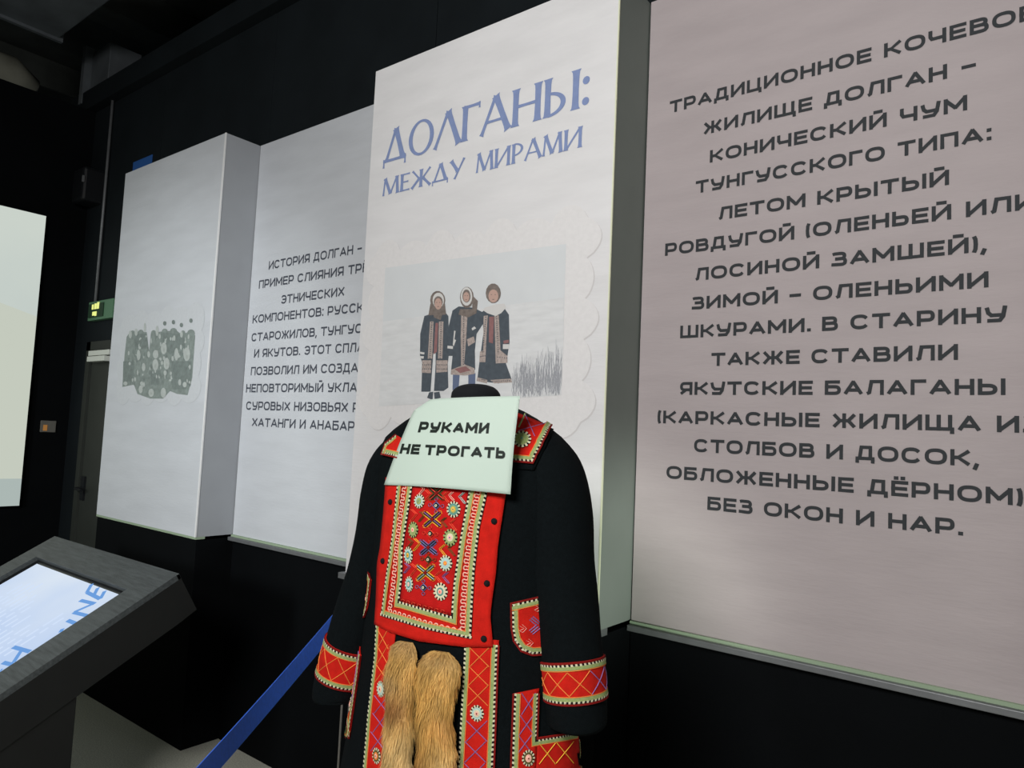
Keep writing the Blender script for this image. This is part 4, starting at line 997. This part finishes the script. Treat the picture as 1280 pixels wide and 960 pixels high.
# ------------- fur tails -----------------
def fur_mat():
    m = bpy.data.materials.new('fox_fur'); m.use_nodes = True; nt = m.node_tree; b = nt.nodes['Principled BSDF']
    at = nt.nodes.new('ShaderNodeAttribute'); at.attribute_name = 'tint'; nt.links.new(at.outputs['Color'], b.inputs['Base Color'])
    b.inputs['Roughness'].default_value = .6; b.inputs['Specular IOR Level'].default_value = .25
    return m
FM = fur_mat(); FB = material('fur_skin', rgb(150, 112, 62), .9, .2, 60)
def tail(left, right, spots, depth, seedv, lb):
    rng = random.Random(seedv); nr, nc = 44, 18; R1 = []
    rows = []
    for i in range(nr+1):
        t = i/nr; a = at_poly(left, t); b_ = at_poly(right, t); row = []
        rw = min(1, math.sqrt(max(0, t*22+.25))); rnd = min(1, math.sqrt(max(0, t*7+.02)), math.sqrt(max(0, (1-t)*10)))
        for j in range(nc):
            f = 2*math.pi*j/nc; u = .5-.5*math.cos(f)*rw*(1+.05*math.sin(t*31+seedv)); x = a[0]+(b_[0]-a[0])*u; y = a[1]+(b_[1]-a[1])*u
            P, n = hB(x, y); hgt = depth*rnd*(.5+.5*math.sin(f)); row.append(P+n*(.003+hgt))
        rows.append(row)
    m = MB(); m.grid(rows, True); n0 = len(m.v)
    m.f.append(list(range(nc))[::-1]); m.m.append(0); m.f.append([nr*nc+k for k in range(nc)]); m.m.append(0)
    tl = m.build('fur_tail', FB, coat, True); tl['label'] = lb
    V = []; Fc = []; C = []
    for k in range(22000):
        i = rng.random()*(nr-2); j = rng.random()*nc*.5+(-.02*nc); ii = int(i); jj = int(j) % nc
        a = rows[ii][jj]; b_ = rows[ii][(jj+1) % nc]; c_ = rows[ii+1][jj]; fi, fj = i-ii, j-math.floor(j)
        P = a.lerp(b_, fj).lerp(c_+(b_-a)*fj, fi)
        down = (c_-a).normalized(); side = (b_-a).normalized(); nrm = side.cross(down); 
        if nrm.dot(-fwd) < 0 and (P-CAM).dot(nrm) > 0: nrm = -nrm
        ln = rng.uniform(.016, .032)*(1 if i > 3 else .5)
        clump = math.sin(P.x*160+P.z*40)*.35+math.sin(P.z*90+P.x*60)*.3
        d = (down*1.0+nrm*(rng.uniform(.06, .26) if rng.random() < .75 else rng.uniform(.3, .6))+side*(rng.uniform(-.17, .17)+clump*.25)).normalized()
        d2 = (d+down*.5-nrm*.12).normalized(); wv = d.cross(nrm).normalized()*rng.uniform(.0004, .0008)
        q1 = P+d*ln*.5; q2 = q1+d2*ln*.5
        o_ = len(V); V += [P-wv, P+wv, q1-wv*.7, q1+wv*.7, q2]; Fc += [(o_, o_+1, o_+3, o_+2), (o_+2, o_+3, o_+4)]
        t = i/nr; c = [.70, .41, .11]
        for ct, cj, rt, rj, cc, amt in spots:
            g = math.exp(-((t-ct)/rt)**2-((j/(nc*.5)-cj)/rj)**2)*amt; c = [x*(1-g)+y*g for x, y in zip(c, cc)]
        br = rng.uniform(.88, 1.12)*(1+.14*math.sin(P.z*70+math.sin(P.x*90)*2))
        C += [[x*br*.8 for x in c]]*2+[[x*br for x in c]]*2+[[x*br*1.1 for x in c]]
    base = coat.location
    me = bpy.data.meshes.new('fur'); me.from_pydata([tuple(v-base) for v in V], [], Fc); me.materials.append(FM)
    ca = me.color_attributes.new('tint', 'FLOAT_COLOR', 'POINT'); ca.data.foreach_set('color', [x for c in C for x in (*c, 1.)])
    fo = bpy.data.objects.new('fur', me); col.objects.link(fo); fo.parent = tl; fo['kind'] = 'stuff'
RED_ = (.32, .12, .035); PALE = (.84, .60, .26); GREY = (.36, .28, .17); DK = (.10, .055, .03)
tail([(494, 799), (492, 822), (492, 860), (492, 900), (487, 960), (485, 1040), (488, 1100)], [(526, 804), (526, 832), (525, 860), (521.5, 900), (521, 960), (520, 1040), (508, 1100)],
     [(.25, .45, .07, .4, RED_, .85), (.0, .5, .05, .9, GREY, .5), (.44, .5, .12, .6, PALE, .8), (.15, .3, .05, .3, GREY, .5), (.4, .0, .3, .15, GREY, .7), (.5, 1.0, .12, .25, GREY, .6)], .030, 3, 'tan fox-fur tail, the left one')
tail([(534, 811), (530, 832), (529.5, 860), (529.5, 900), (531, 960), (534, 1040), (542, 1100)], [(573, 816), (579, 836), (576, 860), (569, 895), (575, 930), (572, 960), (572, 1040), (566, 1100)],
     [(.30, .8, .07, .35, (.66, .32, .09), .6), (.5, .8, .10, .35, PALE, .9), (.33, .0, .05, .2, DK, .9), (.5, .2, .12, .25, RED_, .6), (.5, .33, .03, .2, DK, .45), (.03, .5, .04, .9, GREY, .35)], .034, 5, 'tan fox-fur tail, the right one')

# ------------- mannequin -----------------
man = thing('mannequin', 'black headless mannequin torso on a stand, inside the embroidered coat', 'mannequin', (O.x, O.y, 0))
m = MB(); rows = []
NK = [(.95, .0, 0, .10, .08), (.97, 0, 0, .16, .11), (1.2, 0, 0, .15, .105), (1.42, 0, 0, .165, .11), (1.55, 0, 0, .16, .09), (1.60, 0, 0, .115, .075), (1.625, 0, 0, .078, .065), (1.65, 0, 0, .06, .058), (1.685, .003, -.006, .057, .056), (1.698, .004, -.008, .053, .053), (1.709, .005, -.008, .040, .040), (1.7145, .005, -.008, .02, .02), (1.715, .005, -.008, .001, .001)]
for z, cx, cy, a, b_ in catmull(NK, 4): rows.append([L2W(cx+a*math.cos(2*math.pi*k/36), cy+b_*math.sin(2*math.pi*k/36), z) for k in range(36)])
m.grid(rows, True); m.f.append(list(range(36))[::-1]); m.m.append(0); m.build('torso', M['mannequin'], man, True)
m = MB(); m.tube([(O.x, O.y, .02), (O.x, O.y, .97)], .014, 16); m.build('pole', M['chrome'], man, True)
m = MB(); m.lathe((O.x, O.y), [(0.0, .17), (.012, .17), (.02, .15), (.03, .03)], 36); m.build('base_plate', M['chrome'], man, False)

# ------------- paper sign -----------------
def on_body(x, y, lift): P, n = hSh(x, y); d = ray(x, y).normalized(); return P-d*lift
BRp = on_body(638, 618, .036); BLp = on_body(480, 606, .0)
dBL = ray(480, 606)
# keep the paper 0.29 m wide, in front of everything below it
def along(x, y, anchor, dist, far=True):
    d = ray(x, y); best = None
    for k in range(1, 4000):
        s_ = .8+k*.0005; P = CAM+d*s_; e = abs((P-anchor).length-dist)
        if best is None or e < best[0]-1e-6: best = (e, s_, P)
    c = [(abs((CAM+d*(.8+k*.0005)-anchor).length-dist), .8+k*.0005) for k in range(1, 4000)]
    good = [s_ for e, s_ in c if e < .002]
    return CAM+d*((max(good) if far else min(good)) if good else best[1])
TRp = along(650, 495, BRp, .196); 
s_bl = (BRp-CAM).dot(fwd)*1.0
BLp = on_body(480, 606, .028)
TLp = along(523, 500, BLp, .20)
paper = thing('paper_sign', 'white paper sign with bold black Russian lettering hung on the coat front', 'sign', tuple((BLp+BRp)/2))
def pap(u, v, lift=0):      # u right, v down
    top = TLp.lerp(TRp, u); bo = BLp.lerp(BRp, u); P = top.lerp(bo, v)
    nrm = ((TRp-TLp).cross(BLp-TLp)).normalized()
    if nrm.dot(P-CAM) > 0: nrm = -nrm
    bow = .022*math.sin(math.pi*u)*(.3+.7*v) + .004*math.sin(math.pi*v)
    curl = -.03*max(0, 1-(u*.9+v)/.14)**1.5
    return P+nrm*(bow+curl+lift)
m = MB(); nr = nc = 24
def padj(i, j):
    return pap(j/nc, i/nr)
m.shell([[padj(i, j) for j in range(nc+1)] for i in range(nr+1)], [[pap(j/nc, i/nr, -.0006) for j in range(nc+1)] for i in range(nr+1)])
sheet = m.build('paper_sheet', M['paper'], paper, True)
PB = BVHTree.FromPolygons([tuple(pap(j/60, i/60)) for i in range(61) for j in range(61)], [(i*61+j, i*61+j+1, (i+1)*61+j+1, (i+1)*61+j) for i in range(60) for j in range(60)])
def paper_text(txt, bl, br, tl, tr):
    V, Fs, W = text2d(txt, .275, .16); mm = MB(); vs = []
    for u, v, lf in V:
        u /= W; x = (bl[0]+(br[0]-bl[0])*u)*(1-v)+(tl[0]+(tr[0]-tl[0])*u)*v; y = (bl[1]+(br[1]-bl[1])*u)*(1-v)+(tl[1]+(tr[1]-tl[1])*u)*v
        d = ray(x, y).normalized(); q = PB.ray_cast(CAM, d)
        P = q[0] if q[0] is not None else PB.find_nearest(CAM+d*1.4)[0]
        vs.append(P-d*(.0009+lf))
    mm.add(vs, [f[::-1] for f in Fs]); mm.build('word', M['sign_ink'], paper)
paper_text('РУКАМИ', (522, 540.5), (610.5, 541.8), (525.5, 527), (612, 528.5))
paper_text('НЕ', (499, 567), (523.5, 568.2), (502.5, 554.5), (526, 555.5))
paper_text('ТРОГАТЬ', (530, 568.5), (631, 573.5), (532, 555.8), (632, 559.5))
# ================================================================== STAND POSTS BEHIND THE COAT, BELT
p_a = onY(430, 858, 1.52); p_b = onY(421, 960, 1.52)
t = thing('metal_stand', 'slim grey metal stand upright behind the left cuff of the coat', 'stand', (p_b.x, 1.52, 0))
for dx, r, mt, yy in ((0, .0035, 'grey_metal', 1.52), (.034, .011, 'grey_metal', 1.53)):
    m = MB(); m.tube([(p_b.x+.006+dx, yy, 0.012), (p_b.x+.006+dx, yy, .97)], r, 12); m.build('upright', M[mt], t, True)
m = MB(); m.box((p_b.x-.06, 1.40, 0), (p_b.x+.12, 1.64, .012)); m.build('base_plate', M['grey_metal'], t, bevel=.002)
m = MB(); m.box((p_b.x-.012, 1.515, .955), (p_b.x+.06, 1.54, .975)); m.build('top_bar', M['grey_metal'], t, bevel=.002)

bA = Vector((-2.262, 1.905, .925)); bBn = Vector((-.985, .33, .925))
def onz(x, y, z):
    d = ray(x, y); return CAM+d*((z-CAM.z)/d.z)
q1 = onz(427, 763, .95); q2 = onz(258, 960, .93)
dirb = (q2-q1); dirb.z = 0; dirb.normalize()
kA = (1.905-q1.y)/dirb.y; bA = Vector((q1.x+dirb.x*kA, 1.905, .94)); bBn = q2+dirb*.55; bBn.z = .93
m = MB(); n = 24; R1 = []; R2 = []; nn = dirb.cross(Vector((0, 0, 1)))
for side, R_ in ((0, R1), (.0018, R2)):
    top = []; botm = []
    for k in range(n+1):
        t_ = k/n; P = bA.lerp(bBn, t_); sag = -.012*math.sin(math.pi*t_)
        tilt = .012*(1-t_)
        top.append(P+Vector((0, 0, sag+.024))+nn*(side+tilt)); botm.append(P+Vector((0, 0, sag-.024))+nn*(side-tilt))
    R_ += [top, botm]
m.shell(R1, R2); tag(m.build('barrier_belt', M['belt']), 'blue webbing barrier belt stretched diagonally behind the coat at lower left', 'belt')
t = thing('wall_clip', 'small black clip on the column plinth holding the blue belt, hidden by the coat', 'clip', (bA.x, YC, .9))
m = MB(); m.box((bA.x-.03, 1.895, .905), (bA.x+.03, YC+.006, .975)); m.build('clip_body', M['black_plastic'], t, bevel=.003)
t = thing('stanchion', 'black barrier stanchion post below the picture edge holding the blue belt', 'post', (bBn.x, bBn.y, 0))
m = MB(); m.lathe((bBn.x, bBn.y), [(0, .16), (.01, .16), (.03, .12), (.04, .03)], 32); m.build('base', M['black_plastic'], t)
m = MB(); m.tube([(bBn.x, bBn.y, .03), (bBn.x, bBn.y, .9)], .025, 20); m.build('post_tube', M['black_plastic'], t, True)
m = MB(); m.tube([(bBn.x, bBn.y, .9), (bBn.x, bBn.y, .98)], .032, 20); m.build('belt_head', M['black_plastic'], t, True)

# ================================================================== KIOSK
KX0, KX1 = -4.035, -2.804; SL_ = .558
def kz(Y): return 1.0+SL_*(Y-1.503)
YF = .62; TT = .022
kio = thing('touch_kiosk', 'black wood-grained floor kiosk with tilted lit touch screen at lower left', 'kiosk', ((KX0+KX1)/2, .95, 0))
nv = Vector((0, -SL_, 1)).normalized()
# frame pieces of the tilted top round the recessed screen
SX0, SX1, SYB, SYT = -3.893, -2.962, .70, 1.378
def slab(x0, x1, y0, y1, name, th=TT, drop=0, mat='kiosk_wood'):
    P = [Vector((x0, y0, kz(y0))), Vector((x1, y0, kz(y0))), Vector((x1, y1, kz(y1))), Vector((x0, y1, kz(y1)))]
    P = [p-nv*(th+drop) for p in P]; m = MB(); m.prism(P, nv*th); return m.build(name, M[mat], kio)
slab(KX0, KX1, SYT, 1.503, 'top_rail'); slab(KX0, KX1, YF, SYB, 'top_rail'); slab(KX0, SX0, SYB, SYT, 'top_stile'); slab(SX1, KX1, SYB, SYT, 'top_stile')
m = MB(); prof = [(1.503, kz(1.503)), (1.589, .847), (1.516, .802), (1.165, .612), (.85, .42), (YF, .40), (YF, kz(YF))]
P = [Vector((KX0+.001, y, z)) for y, z in prof]; P[0] -= nv*TT; P[-1] -= nv*TT
P[0] = Vector((KX0+.001, 1.503+.0, kz(1.503)-.0245)); 
# body below the screen recess
prof2 = [(1.506, 1.0-.001), (1.589, .847), (1.516, .802), (1.165, .612), (.85, .44), (YF-.0, .41), (YF, kz(YF)-.026)]
prof2 = [(1.506, .997)]+prof2[1:]
m = MB()
cut = [(y, z) for y, z in prof2]
m.prism([Vector((KX0+.001, y, z)) for y, z in [(1.40, kz(1.40)-.026-.0)]+cut[1:] ], (KX1-KX0-.002, 0, 0)) if False else None
m.prism([Vector((KX0+.001, y, (z-.05 if i == 0 else z-.03) if i in (0, len(cut)-1) else z)) for i, (y, z) in enumerate(cut)], (KX1-KX0-.002, 0, 0)); m.build('kiosk_body', M['kiosk_dark'], kio)
m = MB(); m.prism([Vector((KX1-.012, y, z)) for y, z in [(1.503, 1.0-.003)]+prof2[1:-1]+[(YF, kz(YF)-.003)]], (.0115, 0, 0)); m.build('side_panel', M['kiosk_dark'], kio)
m = MB(); m.prism([Vector((KX0+.0005, y, z)) for y, z in [(1.503, 1.0-.003)]+prof2[1:-1]+[(YF, kz(YF)-.003)]], (.0115, 0, 0)); m.build('side_panel', M['kiosk_dark'], kio)
m = MB(); m.prism([Vector((KX0, 1.5035, .998)), Vector((KX0, 1.4935, .9925)), Vector((KX0, 1.579, .845)), Vector((KX0, 1.589, .847))], (KX1-KX0, 0, 0)); m.build('back_panel', M['kiosk_dark'], kio)
m = MB(); m.box((KX0+.02, .74, 0), (KX1-.004, 1.165, .63)); m.build('pedestal', M['kiosk_dark'], kio, bevel=.004)
slab(SX0, SX1, SYB, SYT, 'screen_bezel', .004, TT-.003, 'bezel')
BZ = .022
y0, y1 = SYB+BZ, SYT-.018
P = [Vector((SX0+.045, y0, kz(y0))), Vector((SX1-.006, y0, kz(y0))), Vector((SX1-.006, y1, kz(y1))), Vector((SX0+.045, y1, kz(y1)))]
dn = TT-.0045
P = [p-nv*dn for p in P]
m = MB(); m.add(P, [(0, 1, 2, 3)]); scr = m.build('lit_display', screen_mat('kiosk_display', rgb(150, 182, 232), rgb(214, 224, 236), 1, -.28, .5, 1.0, .10), kio)
def kpx(x, y, lift):
    d = ray(x, y); t = (1.0-SL_*1.503-CAM.z-(dn-lift)*math.sqrt(1+SL_*SL_))/(d.z-SL_*d.y); return CAM+d*t
def inside(P): return SX0+.045 < P.x < SX1-.006 and y0 < P.y < y1
m = MB(); cp = lambda x, y: (x/6., 690+y/6.)
for st in ([(652, 302), (752, 352)], [(652, 302), (688, 240)], [(704, 325), (734, 268)], [(752, 352), (786, 292)],
           [(600, 362), (712, 388)], [(700, 388), (552, 452)], [(550, 452), (655, 478)], [(505, 512), (572, 538)], [(452, 600), (470, 575)], [(452, 602), (488, 598)],
           [(98, 712), (225, 748)], [(20, 828), (105, 848)], [(160, 738), (100, 830)], [(0, 890), (16, 885)]):
    pts = [kpx(*cp(*q), .0006) for q in st]; a, b_ = pts; d = (b_-a).normalized(); c = nv.cross(d)*.0085
    if inside(a): 
        if not inside(b_): b_ = Vector((min(b_.x, SX1-.008), b_.y, b_.z))
        m = MB(); m.add([a-c, b_-c, b_+c, a+c], [(0, 1, 2, 3)]); m.build('letter_stroke', M['scr_letter'], kio)
m = MB()
for r_ in range(15):                                     # rows of small text, turned ninety degrees like the heading
    X = SX1-.14-r_*.042; y = y0+.02
    while y < y1-.16-.1*math.sin(r_*.4):
        l = random.uniform(.02, .07); e = min(y+l, y1-.12)
        m.add([Vector((X, y, kz(y)))-nv*(dn-.0004), Vector((X, e, kz(e)))-nv*(dn-.0004), Vector((X-.012, e, kz(e)))-nv*(dn-.0004), Vector((X-.012, y, kz(y)))-nv*(dn-.0004)], [(0, 1, 2, 3)]); y += l+.014
o_ = m.build('display_small_text', M['scr_line'], kio); o_['kind'] = 'stuff'
